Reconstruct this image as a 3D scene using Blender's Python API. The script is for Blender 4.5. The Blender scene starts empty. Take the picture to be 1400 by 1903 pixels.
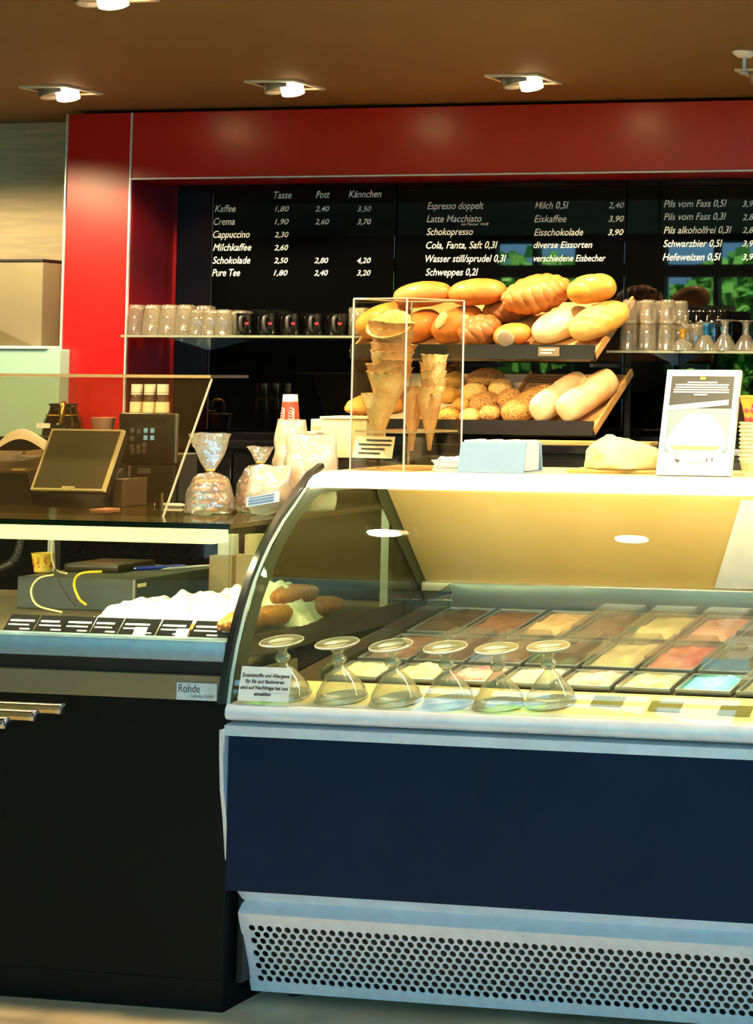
import bpy, bmesh, math, random
from mathutils import Vector, Matrix, noise
PI = math.pi
rnd = random.Random(7)
SC = bpy.context.scene
COL = SC.collection

# ------------------------------------------------------------------ camera, light, exposure
FPX, CX, CY = 3422.4, 1971.6, 548.7            # focal length and principal point in pixels of the 1400x1903 photograph (an off-centre crop)
YAW, PITCH, ROLL, EYE = .18062, .04209, .006874, 1.55
_f = Vector((-math.sin(YAW) * math.cos(PITCH), math.cos(YAW) * math.cos(PITCH), math.sin(PITCH)))
_r = Vector((math.cos(YAW), math.sin(YAW), 0)); _u = _r.cross(_f)
CR = math.cos(ROLL) * _r + math.sin(ROLL) * _u
CU = -math.sin(ROLL) * _r + math.cos(ROLL) * _u
cd = bpy.data.cameras.new('camera'); cam = bpy.data.objects.new('camera', cd); COL.objects.link(cam)
cam.matrix_world = Matrix(((CR.x, CU.x, -_f.x, 0), (CR.y, CU.y, -_f.y, 0), (CR.z, CU.z, -_f.z, EYE), (0, 0, 0, 1)))
cd.sensor_fit = 'AUTO'; cd.sensor_width = 36; cd.lens = FPX / 1903 * 36
cd.shift_x = (700 - CX) / 1903; cd.shift_y = (CY - 951.5) / 1903
cd.clip_start = .05; cd.clip_end = 200
SC.camera = cam
SC.view_settings.view_transform = 'Standard'; SC.view_settings.look = 'None'
SC.view_settings.exposure = 0.0; SC.view_settings.gamma = 1; SC.view_settings.use_curve_mapping = False
SC.cycles.max_bounces = 10; SC.cycles.transparent_max_bounces = 24; SC.cycles.transmission_bounces = 8
SC.cycles.caustics_reflective = False; SC.cycles.caustics_refractive = False
W = bpy.data.worlds.new('daylight'); SC.world = W; W.use_nodes = True
bg = W.node_tree.nodes['Background']; bg.inputs[0].default_value = (.30, .58, 1.0, 1); bg.inputs[1].default_value = 12
WARM = (1.0, .74, .38)
SPOT_W, SPOT2_W, SPOT3_W = 95, 75, 105

def lamp(kind, name, loc, energy, color, **kw):
    l = bpy.data.lights.new(name, kind); l.energy = energy; l.color = color
    for k, v in kw.items(): setattr(l, k, v)
    o = bpy.data.objects.new(name, l); o.location = loc; COL.objects.link(o); return o

sun = lamp('SUN', 'sun', (0, 0, 8), 110.0, (1, .95, .85), angle=.01); sun.rotation_euler = (math.radians(-28), 0, .3)   # over the roof, onto the trees

# ------------------------------------------------------------------ helpers
def ray(x, y): return CR * ((x - CX) / FPX) - CU * ((y - CY) / FPX) + _f
O = Vector((0, 0, EYE))
def PY(x, y, Y): d = ray(x, y); return O + d * (Y / d.y)
def PZ(x, y, Z): d = ray(x, y); return O + d * ((Z - EYE) / d.z)
def PX(x, y, X): d = ray(x, y); return O + d * (X / d.x)
def PP(x, y, p, n): d = ray(x, y); return O + d * ((p - O).dot(n) / d.dot(n))
def scale_at(P): return (P - O).dot(_f) / FPX     # metres per photograph pixel

MATS = {}
def srgb(c):
    if isinstance(c, str): c = [int(c[i:i + 2], 16) / 255 for i in (0, 2, 4)]
    return [(v / 12.92 if v <= .04045 else ((v + .055) / 1.055) ** 2.4) for v in c[:3]] + [1]
def mat(name, col, rough=.5, metal=0, col2=None, nscale=20, bump=0, bscale=60, spec=.5, emit=0, stretch=None, detail=4, lo=.35, hi=.65, coat=0):
    if name in MATS: return MATS[name]
    m = bpy.data.materials.new(name); m.use_nodes = True; nt = m.node_tree; b = nt.nodes['Principled BSDF']
    b.inputs['Base Color'].default_value = srgb(col); b.inputs['Roughness'].default_value = rough
    b.inputs['Metallic'].default_value = metal; b.inputs['Specular IOR Level'].default_value = spec
    if coat: b.inputs['Coat Weight'].default_value = coat; b.inputs['Coat Roughness'].default_value = .05
    tc = nt.nodes.new('ShaderNodeTexCoord'); mp = nt.nodes.new('ShaderNodeMapping'); nt.links.new(tc.outputs['Object'], mp.inputs[0])
    if stretch: mp.inputs['Scale'].default_value = stretch
    if col2 is None:                                                  # a faint unevenness so that no surface is one flat value
        c = srgb(col); col2v = [v * .88 for v in c[:3]] + [1]
    else: col2v = srgb(col2)
    n = nt.nodes.new('ShaderNodeTexNoise'); n.inputs['Scale'].default_value = nscale; n.inputs['Detail'].default_value = detail
    nt.links.new(mp.outputs[0], n.inputs['Vector'])
    r = nt.nodes.new('ShaderNodeValToRGB'); r.color_ramp.elements[0].position = lo; r.color_ramp.elements[1].position = hi
    r.color_ramp.elements[0].color = srgb(col); r.color_ramp.elements[1].color = col2v
    nt.links.new(n.outputs[0], r.inputs[0]); nt.links.new(r.outputs[0], b.inputs['Base Color'])
    if bump:
        n2 = nt.nodes.new('ShaderNodeTexNoise'); n2.inputs['Scale'].default_value = bscale; n2.inputs['Detail'].default_value = 5
        nt.links.new(mp.outputs[0], n2.inputs['Vector'])
        bp = nt.nodes.new('ShaderNodeBump'); bp.inputs['Strength'].default_value = bump; bp.inputs['Distance'].default_value = .004
        nt.links.new(n2.outputs[0], bp.inputs['Height']); nt.links.new(bp.outputs[0], b.inputs['Normal'])
    if emit:
        b.inputs['Emission Color'].default_value = srgb(col); b.inputs['Emission Strength'].default_value = emit
    MATS[name] = m; return m
def glass(name, tint='ffffff', base=.04, rough=.02, edge=.85, power=4, haze=0, hazecol='ffffff', bump=0, bscale=40):
    """thin clear sheet: transparent, with a mirror part that grows towards grazing view and an optional milky part"""
    if name in MATS: return MATS[name]
    m = bpy.data.materials.new(name); m.use_nodes = True; nt = m.node_tree; nt.nodes.clear(); N = nt.nodes.new; L = nt.links.new
    out = N('ShaderNodeOutputMaterial'); tr = N('ShaderNodeBsdfTransparent'); gl = N('ShaderNodeBsdfGlossy')
    tr.inputs[0].default_value = srgb(tint); gl.inputs['Roughness'].default_value = rough
    lw = N('ShaderNodeLayerWeight'); lw.inputs[0].default_value = .5
    p = N('ShaderNodeMath'); p.operation = 'POWER'; p.inputs[1].default_value = power; L(lw.outputs['Facing'], p.inputs[0])
    ma = N('ShaderNodeMath'); ma.operation = 'MULTIPLY_ADD'; ma.inputs[1].default_value = edge - base; ma.inputs[2].default_value = base; L(p.outputs[0], ma.inputs[0])
    mx = N('ShaderNodeMixShader'); L(ma.outputs[0], mx.inputs[0]); L(gl.outputs[0], mx.inputs[2])
    if haze:
        df = N('ShaderNodeBsdfDiffuse'); df.inputs[0].default_value = srgb(hazecol); m2 = N('ShaderNodeMixShader'); m2.inputs[0].default_value = haze
        L(tr.outputs[0], m2.inputs[1]); L(df.outputs[0], m2.inputs[2]); L(m2.outputs[0], mx.inputs[1])
    else: L(tr.outputs[0], mx.inputs[1])
    if bump:
        n2 = N('ShaderNodeTexNoise'); n2.inputs['Scale'].default_value = bscale; tc = N('ShaderNodeTexCoord'); L(tc.outputs['Object'], n2.inputs['Vector'])
        bp = N('ShaderNodeBump'); bp.inputs['Strength'].default_value = bump; bp.inputs['Distance'].default_value = .01
        L(n2.outputs[0], bp.inputs['Height']); L(bp.outputs[0], gl.inputs['Normal']); L(bp.outputs[0], lw.inputs['Normal'])
    L(mx.outputs[0], out.inputs[0]); MATS[name] = m; return m

def B(): return bmesh.new()
def box(bm, a, b, bev=0, seg=2):
    lo = [min(a[i], b[i]) for i in range(3)]; hi = [max(a[i], b[i]) for i in range(3)]
    vs = [bm.verts.new((x, y, z)) for x in (lo[0], hi[0]) for y in (lo[1], hi[1]) for z in (lo[2], hi[2])]
    fs = [bm.faces.new([vs[i] for i in q]) for q in ((0, 1, 3, 2), (4, 6, 7, 5), (0, 4, 5, 1), (2, 3, 7, 6), (0, 2, 6, 4), (1, 5, 7, 3))]
    if bev:
        es = list({e for f in fs for e in f.edges}); bmesh.ops.bevel(bm, geom=es, offset=bev, segments=seg, affect='EDGES', profile=.5)
    return bm
def obox(bm, c, size, M=None, bev=0):
    """box of given size centred on c with its own orientation M (3x3)"""
    t = B(); s = Vector(size) / 2; box(t, -s, s, bev)
    mm = (M.to_4x4() if M else Matrix()); mm.translation = Vector(c); t.transform(mm); me = bpy.data.meshes.new('t'); t.to_mesh(me); t.free(); bm.from_mesh(me); bpy.data.meshes.remove(me); return bm
def merge(bm, t, M=None):
    if M is not None: t.transform(M)
    me = bpy.data.meshes.new('t'); t.to_mesh(me); t.free(); bm.from_mesh(me); bpy.data.meshes.remove(me); return bm
def hexa(bm, p):
    """eight corners: 4 of the bottom (counter-clockwise), 4 of the top"""
    v = [bm.verts.new(q) for q in p]
    for q in ((3, 2, 1, 0), (4, 5, 6, 7), (0, 1, 5, 4), (1, 2, 6, 5), (2, 3, 7, 6), (3, 0, 4, 7)): bm.faces.new([v[i] for i in q])
    return bm
def slab(bm, quad, th):
    """a plate: four corners of one face, thickness th along the face's normal"""
    n = (quad[1] - quad[0]).cross(quad[3] - quad[0]).normalized() * th
    return hexa(bm, [q for q in quad] + [q + n for q in quad])
def prism(bm, poly, a, b, ax=0):
    """polygon of (u, v) pairs extruded along an axis: ax 0 -> (u,v) are y,z; ax 1 -> x,z; ax 2 -> x,y"""
    def at(p, t): return ((t, p[0], p[1]), (p[0], t, p[1]), (p[0], p[1], t))[ax]
    A = [bm.verts.new(at(p, a)) for p in poly]; C = [bm.verts.new(at(p, b)) for p in poly]; n = len(poly)
    for i in range(n): bm.faces.new((A[i], A[(i + 1) % n], C[(i + 1) % n], C[i]))
    bm.faces.new(A[::-1]); bm.faces.new(C); return bm
def ribbon(bm, prof, th, x0, x1, ax=0):
    """an open profile line given a thickness, extruded"""
    off = []
    for i, p in enumerate(prof):
        q = prof[max(i - 1, 0)]; s = prof[min(i + 1, len(prof) - 1)]
        d = Vector((s[0] - q[0], s[1] - q[1])).normalized(); off.append((p[0] - d.y * th, p[1] + d.x * th))
    return prism(bm, list(prof) + off[::-1], x0, x1, ax)
def lathe(bm, prof, seg=24, c=(0, 0, 0), M=None, wob=None):
    vs = []
    mm = M.to_3x3() if M else Matrix.Identity(3); c = Vector(c)
    for j, (r, z) in enumerate(prof):
        row = []
        for i in range(seg):
            a = 2 * PI * i / seg; rr, zz = (r, z) if wob is None else wob(r, z, a, j)
            row.append(bm.verts.new(mm @ Vector((rr * math.cos(a), rr * math.sin(a), zz)) + c))
        vs.append(row)
    for j in range(len(prof) - 1):
        for i in range(seg):
            k = (i + 1) % seg; bm.faces.new((vs[j][i], vs[j][k], vs[j + 1][k], vs[j + 1][i]))
    if prof[0][0] > 1e-6: bm.faces.new(vs[0][::-1])
    if prof[-1][0] > 1e-6: bm.faces.new(vs[-1])
    bmesh.ops.remove_doubles(bm, verts=[v for r in (vs[0], vs[-1]) for v in r], dist=1e-7)
    return bm
def cyl(bm, a, b, r, seg=16, r2=None):
    a, b = Vector(a), Vector(b); q = (b - a).to_track_quat('Z', 'Y').to_matrix()
    return lathe(bm, [(r, 0), (r if r2 is None else r2, (b - a).length)], seg, a, q)
def tube(bm, pts, r, seg=8, rf=None, close=True):
    pts = [Vector(p) for p in pts]; rows = []; up = None
    for i, p in enumerate(pts):
        d = (pts[min(i + 1, len(pts) - 1)] - pts[max(i - 1, 0)]).normalized()
        if up is None: up = d.orthogonal().normalized()
        up = (up - d * up.dot(d)).normalized(); s = d.cross(up); rr = r if rf is None else rf(i / (len(pts) - 1))
        rows.append([bm.verts.new(p + (up * math.cos(2 * PI * k / seg) + s * math.sin(2 * PI * k / seg)) * rr) for k in range(seg)])
    for i in range(len(rows) - 1):
        for k in range(seg): bm.faces.new((rows[i][k], rows[i][(k + 1) % seg], rows[i + 1][(k + 1) % seg], rows[i + 1][k]))
    if close: bm.faces.new(rows[0][::-1]); bm.faces.new(rows[-1])
    return bm
def curve_pts(ctrl, n=24):
    """Catmull-Rom through control points"""
    c = [Vector(p) for p in ctrl]; c = [c[0] * 2 - c[1]] + c + [c[-1] * 2 - c[-2]]; out = []
    segs = len(c) - 3
    for i in range(n + 1):
        t = i / n * segs; k = min(int(t), segs - 1); t -= k; a, b, d, e = c[k:k + 4]
        out.append(.5 * ((2 * b) + (d - a) * t + (2 * a - 5 * b + 4 * d - e) * t * t + (3 * b - a - 3 * d + e) * t ** 3))
    return out
def grid(bm, fn, nu, nv, closeu=False):
    vs = [[bm.verts.new(fn(i / (nu if closeu else nu - 1), j / (nv - 1))) for i in range(nu)] for j in range(nv)]
    for j in range(nv - 1):
        for i in range(nu if closeu else nu - 1):
            k = (i + 1) % nu; bm.faces.new((vs[j][i], vs[j][k], vs[j + 1][k], vs[j + 1][i]))
    return vs
def fbm(p, s, o=3): return noise.fractal(Vector(p) * s, 1.0, 2.0, o)
def finish(bm, name, m, smooth=False, angle=None):
    bmesh.ops.recalc_face_normals(bm, faces=bm.faces)
    me = bpy.data.meshes.new(name); bm.to_mesh(me); bm.free()
    if m is not None: me.materials.append(m)
    if smooth or angle:
        me.shade_smooth()
        if angle: me.set_sharp_from_angle(angle=math.radians(angle))
    return me
def thing(name, label, cat, loc=(0, 0, 0), rot=(0, 0, 0), group=None):
    o = bpy.data.objects.new(name, None); COL.objects.link(o); o.location = loc; o.rotation_euler = rot; o.empty_display_size = .05
    o['label'] = label; o['category'] = cat
    if group: o['group'] = group
    return o
def part(name, bm, m, parent, smooth=False, angle=None, world=False, label=None):
    """a mesh under its thing; world=True when the shape was given in room coordinates (thing without rotation)"""
    if world:
        p = parent; off = Vector((0, 0, 0))
        while p is not None: off += Vector(p.location); p = p.parent
        bm.transform(Matrix.Translation(-off))
    o = bpy.data.objects.new(name, finish(bm, name, m, smooth, angle)); COL.objects.link(o); o.parent = parent
    if label: o['label'] = label
    return o
def solo(name, bm, m, label, cat, loc=(0, 0, 0), rot=(0, 0, 0), group=None, smooth=False, angle=None, world=False):
    if world: bm.transform(Matrix.Translation(-Vector(loc)))
    o = bpy.data.objects.new(name, finish(bm, name, m, smooth, angle)); COL.objects.link(o); o.location = loc; o.rotation_euler = rot
    o['label'] = label; o['category'] = cat
    if group: o['group'] = group
    return o
def struct(name, bm, m, smooth=False, angle=None):
    o = bpy.data.objects.new(name, finish(bm, name, m, smooth, angle)); COL.objects.link(o); o['kind'] = 'structure'; return o
def dup(root, loc=None, rot=None, label=None, group=None, scale=None):
    r = root.copy(); COL.objects.link(r)
    if loc is not None: r.location = loc
    if rot is not None: r.rotation_euler = rot
    if scale is not None: r.scale = scale
    if label: r['label'] = label
    if group: r['group'] = group
    for ch in list(root.children):
        c = ch.copy(); COL.objects.link(c); c.parent = r
        for g in list(ch.children):
            d = g.copy(); COL.objects.link(d); d.parent = c
    return r
_tc = {}
def glyphs(s, shear=0, bold=0):
    k = (s, shear, bold)
    if k not in _tc:
        c = bpy.data.curves.new('t', 'FONT'); c.body = s; c.size = 1; c.shear = shear; c.offset = bold; c.extrude = 0; c.resolution_u = 3; c.fill_mode = 'FRONT'
        o = bpy.data.objects.new('t', c); COL.objects.link(o); bpy.context.view_layer.update()
        me = bpy.data.meshes.new_from_object(o.evaluated_get(bpy.context.evaluated_depsgraph_get()))
        bpy.data.objects.remove(o); bpy.data.curves.remove(c)
        xs = [v.co.x for v in me.vertices]; _tc[k] = (me, min(xs), max(xs))
    return _tc[k]
def text(bm, s, p0, xd, up, width, height, shear=0, bold=0):
    """lettering from p0 along xd, fitted to width; height is that of a capital letter"""
    me, a, b = glyphs(s, shear, bold); sx = width / (b - a); sy = height / .69
    n = xd.cross(up).normalized(); base = len(bm.verts)
    t = B(); t.from_mesh(me)
    for v in t.verts: v.co = p0 + xd * ((v.co.x - a) * sx) + up * (v.co.y * sy)
    return merge(bm, t)
XV, YV, ZV = Vector((1, 0, 0)), Vector((0, 1, 0)), Vector((0, 0, 1))
# ------------------------------------------------------------------ materials
M_red = mat('red_lacquer', 'b41414', .30, nscale=3, spec=.6)
M_ceil = mat('brown_ceiling', '6a5228', .7, nscale=2)
M_ceil2 = mat('pale_ceiling', 'e4e8e6', .8, nscale=2)
M_blackglass = mat('black_glass', '050607', .015, nscale=2, spec=.42)
M_wallblack = mat('black_wall', '060606', .6)
M_beige = mat('beige_board', 'b5a684', .6, nscale=4, stretch=(1, 1, 14), col2='a3957a')
M_floor = mat('grey_floor', 'dcc8a4', .5, nscale=3, col2='bba682', bump=.05)
M_steel = mat('brushed_steel', 'b9bcc0', .32, 1, nscale=30)
M_alu = mat('matt_aluminium', 'dde3ea', .42, .35, nscale=30)
M_chrome = mat('chrome', 'e4e4e4', .08, 1)
M_dark = mat('dark_plastic', '1b1b1a', .4)
M_black = mat('black_plastic', '0b0b0c', .35)
M_darkwood = mat('dark_brown_board', '30261c', .5, nscale=5)
M_white = mat('white_paint', 'f0efe8', .4)
M_cream = mat('cream_paint', 'efe2bd', .5, nscale=5)
M_paper = mat('white_paper', 'f4f1e8', .8, nscale=12)
M_letter = mat('white_lettering', 'f2f0ea', .6)
M_ink = mat('black_ink', '161616', .6)
M_facade = mat('dark_facade', '141618', .5)
M_pane = glass('window_glass', 'dfeee8', .05, .01)
M_glass = glass('clear_glass', 'f1f5ec', .045, .015)
M_acryl = glass('clear_acrylic', 'f6f4ec', .05, .02)
M_lampon = mat('lit_lamp_face', 'ffd89a', .5, emit=16)
M_grey = mat('grey_lamp_metal', '9c9a92', .35, .6)

# ------------------------------------------------------------------ the room
YB, YF, XC0, XC1, ZF, ZC = 6.31, 6.05, -4.866, -4.6, 2.243, 2.5
struct('floor', box(B(), (-12, -4.2, -.1), (3, 6.6, 0)), M_floor)
struct('ceiling', box(B(), (-12, 2.9, ZC), (3, 6.6, ZC + .9)), M_ceil)
struct('ceiling_hall', box(B(), (-12, -4.2, 2.85), (3, 2.9, 3.0)), M_ceil2)
struct('wall_back', box(B(), (XC0 + .06, YB, 0), (3, YB + .12, ZC)), M_wallblack)
struct('wall_left_back', box(B(), (-12, 6.34, 0), (XC0 + .06, 6.5, ZC)), M_beige)
struct('trim_1', box(B(), (XC0, YF, 0), (XC1, 6.34, ZC - .012), .003), M_red)                     # the red column
struct('trim_2', box(B(), (XC1 + .002, YF, ZF), (3, YB, ZC - .012), .003), M_red)                  # the red fascia
struct('trim_9', box(B(), (XC1 + .0005, YF + .012, 0), (XC1 + .004, YB - .001, ZF - .004)), mat('shaded_red', '6a080c', .3))  # column's inner side face, its shade put into a darker red
e = B(); box(e, (XC0 - .006, YF - .004, 0), (XC0, YF + .02, ZC - .012)); struct('trim_3', e, M_alu)
e = B(); box(e, (XC1 - .003, YF - .004, 0), (XC1 + .003, YF + .004, ZC - .012)); struct('trim_4', e, M_alu)
e = B(); box(e, (XC1 + .003, YF - .004, ZF - .004), (3, YF + .01, ZF + .001)); struct('trim_5', e, M_alu)
struct('wall_left', box(B(), (-12.1, -4.2, 0), (-12, 6.6, 3.4)), M_facade)
struct('wall_right', box(B(), (2.2, 2.2, 0), (2.3, 6.6, 3.4)), M_beige)
struct('wall_front_left', box(B(), (-12, -4.2, 0), (-8.7, -4.0, 3.3)), M_facade)
struct('wall_front_pier', box(B(), (-7.75, -4.2, 0), (-6.95, -4.0, 3.3)), M_facade)

def window(n, a, b, solid=False):
    """a glazed bay between floor points a and b: posts, transom and rails, the pane inside"""
    a, b = Vector((*a, 0)), Vector((*b, 0)); d = (b - a).normalized(); L = (b - a).length
    Mx = Matrix((d, Vector((-d.y, d.x, 0)), ZV)).transposed()
    f = B()
    for x0, x1, z0, z1 in ((0, .06, 0, 2.85), (L - .06, L, 0, 2.85), (.06, L - .06, 0, .15), (.06, L - .06, 2.44, 2.56), (.06, L - .06, 2.77, 2.85), (L / 2 - .025, L / 2 + .025, .15, 2.77)):
        box(f, (x0, -.05, z0), (x1, .05, z1))
    if solid: box(f, (.06, -.04, 2.28), (L - .06, .04, 2.95))
    f.transform(Mx.to_4x4()); f.transform(Matrix.Translation(a))
    o = struct('window_%d' % n, f, M_facade)
    p = B(); box(p, (.06, -.004, .15), (L - .06, .004, 2.77)); p.transform(Mx.to_4x4()); p.transform(Matrix.Translation(a))
    q = bpy.data.objects.new('pane', finish(p, 'pane', M_pane)); COL.objects.link(q); q.parent = o
k = 1
for a, b in ((-8.7, -7.75), (-6.95, -5.8), (-5.8, -4.4), (-4.4, -3.0), (-3.0, -1.6), (-1.6, -.2), (-.2, 1.2), (1.2, 2.2)):
    window(k, (a, -4.1), (b, -4.1)); k += 1
for a, b in ((2.2, .7), (.7, -.9), (-.9, -2.5), (-2.5, -4.2)):
    window(k, (2.25, a), (2.25, b)); k += 1

# trees outside the front windows, seen mirrored in the black glass
M_leaf = mat('green_leaves', '4f9a3a', .6, nscale=3, col2='9acc58', spec=.2); M_bark = mat('bark', '3a2c1e', .9)
tl = ['green leafy tree mirrored in the black glass above the stacked tumblers', 'green tree outside mirrored behind the plaited loaves',
      'green tree outside mirrored right of the stacked tumblers', 'broad green tree outside the front windows mirrored at the edge of the photo']
for i, (tx, ty, tr) in enumerate(((-7.0, -7.0, 1.3), (-10.1, -7.6, 1.4), (-4.2, -7.6, 1.4), (-1.0, -8.2, 1.5))):
    t = thing('tree', tl[i], 'tree', (tx, ty, 0), group='trees outside the windows')
    part('trunk', tube(B(), [(0, 0, 0), (.05, 0, .8), (0, .05, 1.8)], .1, 8, lambda q: .11 - .05 * q), M_bark, t)
    lf = B(); rr = random.Random(i)
    for j in range(2600):
        v = Vector((rr.gauss(0, 1), rr.gauss(0, 1), rr.gauss(0, 1))).normalized() * (rr.random() ** .45) * tr
        c = Vector((v.x, v.y, v.z * .85 + 1.75)); n = Vector((rr.gauss(0, 1), rr.gauss(0, 1), rr.gauss(0, 1))).normalized(); s = n.orthogonal().normalized() * rr.uniform(.06, .12); q = n.cross(s) * 1.4
        lf.faces.new([lf.verts.new(c + s), lf.verts.new(c + q), lf.verts.new(c - s), lf.verts.new(c - q)])
    part('foliage', lf, M_leaf, t)
g = B(); box(g, (-25, -30, -.3), (25, -4.3, -.15)); struct('ground', g, mat('dark_paving', '1a1d1e', .9))

# ------------------------------------------------------------------ ceiling lamps
def ceiling_lamp(x, y, label):
    t = thing('ceiling_lamp', label, 'ceiling light', (x, y, ZC), group='recessed ceiling lamps')
    f = B(); s, i = .092, .078
    for a, b in (((-s, -s), (s, -i)), ((-s, i), (s, s)), ((-s, -i), (-i, i)), ((i, -i), (s, i))): box(f, (*a, -.007), (*b, 0))
    part('frame', f, mat('pale_lamp_frame', 'e6dcc4', .4), t)
    part('recess', box(B(), (-i, -i, -.003), (i, i, -.001)), M_black, t)
    q = Vector((.24, .05, -1)).normalized().to_track_quat('Z', 'Y').to_matrix()
    h = lathe(B(), [(.03, -.03), (.050, -.03), (.056, .0), (.056, .022), (.050, .022), (.044, .012), (0, .012)], 28, (-.018, 0, .0), q)
    part('lamp_head', h, M_grey, t, angle=40)
    part('lit_face', lathe(B(), [(0, .0), (.036, .0), (.036, .0325), (.030, .035), (0, .036)], 28, (.022, 0, -.002), q), M_lampon, t)
    return t
ll = ['square recessed ceiling lamp above the red column', 'square recessed ceiling lamp above the Kaffee price list',
      'square recessed ceiling lamp above the bread rack', 'square recessed ceiling lamp beside the sprinkler']
def spot(x, y, e, tilt=(0, 0, 0), size=132):
    lamp('SPOT', 'lamp_light', (x + .03, y - .01, ZC - .09), e, WARM, spot_size=math.radians(size), spot_blend=.18, shadow_soft_size=.05).rotation_euler = tilt
for i, x in enumerate((-4.52, -3.67, -2.81, -1.96)):
    ceiling_lamp(x, 5.58, ll[i]); spot(x, 5.58, SPOT_W)
ceiling_lamp(-3.24, 4.14, 'square recessed ceiling lamp cut off by the top edge of the photo')
for x in (-4.1, -3.25, -2.4, -1.55, -.7): spot(x, 4.14, SPOT2_W, size=140)
for x in (-4.45, -3.6, -2.75, -1.9, -1.05):                                    # unseen front spots, added to light the poster and freezer top
    q = (Vector((x, 4.62, 1.36)) - Vector((x, 3.04, 2.42))).to_track_quat('-Z', 'Y').to_euler()
    l = lamp('SPOT', 'lamp_light', (x + .03, 3.06, ZC - .09), SPOT3_W, WARM, spot_size=math.radians(52), spot_blend=.5, shadow_soft_size=.05); l.rotation_euler = q
for x in (-5.37, -6.22): spot(x, 5.3, SPOT_W * .8, size=165)                # unseen spots added beyond the row's left end to light the beige wall
P = PZ(1384, 97, ZC)
t = thing('sprinkler', 'small white ceiling sprinkler with a short stem', 'sprinkler', (P.x, P.y, ZC))
part('rosette', lathe(B(), [(0, -.016), (.02, -.016), (.034, -.006), (.036, 0), (0, 0)], 24), M_white, t, angle=40)
part('stem', lathe(B(), [(.006, -.06), (.006, -.012)], 10), M_alu, t)
part('head', lathe(B(), [(0, -.068), (.014, -.066), (.014, -.062), (.006, -.058), (0, -.058)], 14), M_alu, t)

# ------------------------------------------------------------------ menu boards
def board_pt(x, y): return PY(x, y, YB - .022)
xs = [board_pt(a, 450).x for a in (328, 735, 790, 1163, 1224)] + [.8]
bz0, bz1 = 1.312, ZF - .006
def menu(label, xa, xb, rows):
    t = thing('menu_board', label, 'menu board', ((xa + xb) / 2, YB - .012, bz0), group='black glass menu boards')
    part('panel', box(B(), (xa + .003, YB - .02, bz0), (xb - .003, YB - .001, bz1), .002), M_blackglass, t, world=True)
    for s, x0, x1, y, hpx, bold in rows:
        bm = B(); a = board_pt(x0, y); b = board_pt(x1, y); sc = scale_at(a)
        text(bm, s, Vector((a.x, YB - .0215, a.z)), XV, ZV, b.x - a.x, hpx * sc, .28, bold)
        part('lettering', bm, M_letter, t, world=True)
def pr(s, x, y): return (s, x, x + 26, y, 10, .006)
r1 = [('Tasse', 509, 542, 369, 13, .008), ('Pott', 587, 613, 368, 13, .008), ('Kännchen', 648, 709, 367, 13, .008)]
for s, x0, x1, y, p in (('Kaffee', 399, 438, 394, ('1,80', '2,40', '3,50')), ('Crema', 397, 436, 418, ('1,90', '2,60', '3,70')), ('Cappuccino', 396, 464, 442, ('2,30',)),
                        ('Milchkaffee', 396, 467, 466, ('2,60',)), ('Schokolade', 395, 465, 490, ('2,50', '2,80', '4,20')), ('Pure Tee', 394, 446, 513, ('1,80', '2,40', '3,20'))):
    r1.append((s, x0, x1, y, 13, .005 if y < 480 else .009))
    for v, x in zip(p, (511 - (y - 394) * .02, 586 - (y - 394) * .02, 664 - (y - 394) * .008)): r1.append(pr(v, x, y - 1))
r2 = [('Espresso doppelt', 794, 899, 389, 13, .005), ('Latte Macchiato', 793, 895, 413, 13, .005), ('mit Flavour +0,40', 857, 908, 419, 5, 0), ('Schokopresso', 793, 879, 437, 13, .006), ('Cola, Fanta, Saft 0,3l', 792, 925, 462, 13, .006),
      ('Wasser still/sprudel 0,3l', 791, 941, 487, 13, .006), ('Schweppes 0,2l', 791, 889, 512, 13, .008), ('Milch 0,5l', 994, 1057, 388, 13, .005), ('Eiskaffee', 993, 1053, 413, 13, .005),
      ('Eisschokolade', 993, 1084, 438, 13, .006), ('diverse Eissorten', 992, 1101, 461, 12, .008), ('verschiedene Eisbecher', 992, 1126, 486, 12, .008), ('2,40', 1131, 1160, 387, 11, .006), ('3,90', 1131, 1160, 412, 11, .006), ('3,90', 1130, 1159, 437, 11, .006)]
r3 = [('Pils vom Fass 0,5l', 1234, 1351, 385, 13, .006), ('Pils vom Fass 0,3l', 1234, 1350, 409, 13, .006), ('Pils alkoholfrei 0,3l', 1234, 1360, 434, 13, .006), ('Schwarzbier 0,5l', 1233, 1343, 459, 13, .008), ('Hefeweizen 0,5l', 1232, 1340, 484, 13, .008)] + \
     [(v, 1380, 1409, y, 11, .006) for v, y in (('3,90', 384), ('2,80', 409), ('2,80', 433), ('3,90', 458), ('3,90', 483))]
menu('black glass board listing Kaffee to Pure Tee in white', xs[0], xs[1], r1)
menu('black glass board listing Espresso doppelt to Schweppes and Eiskaffee', xs[2], xs[3], r2)
menu('black glass board listing Pils, Schwarzbier and Hefeweizen', xs[4], xs[5], r3)
struct('trim_6', box(B(), (xs[1] + .003, YB - .014, bz0), (xs[2] - .003, YB - .001, bz1)), M_blackglass)
struct('trim_7', box(B(), (xs[3] + .003, YB - .014, bz0), (xs[4] - .003, YB - .001, bz1)), M_blackglass)
struct('trim_8', box(B(), (XC1 + .0045, YB - .016, 1.0), (xs[0] - .003, YB - .001, bz1)), MATS['shaded_red'])  # strip beside the board, same red with the shade painted in
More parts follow.
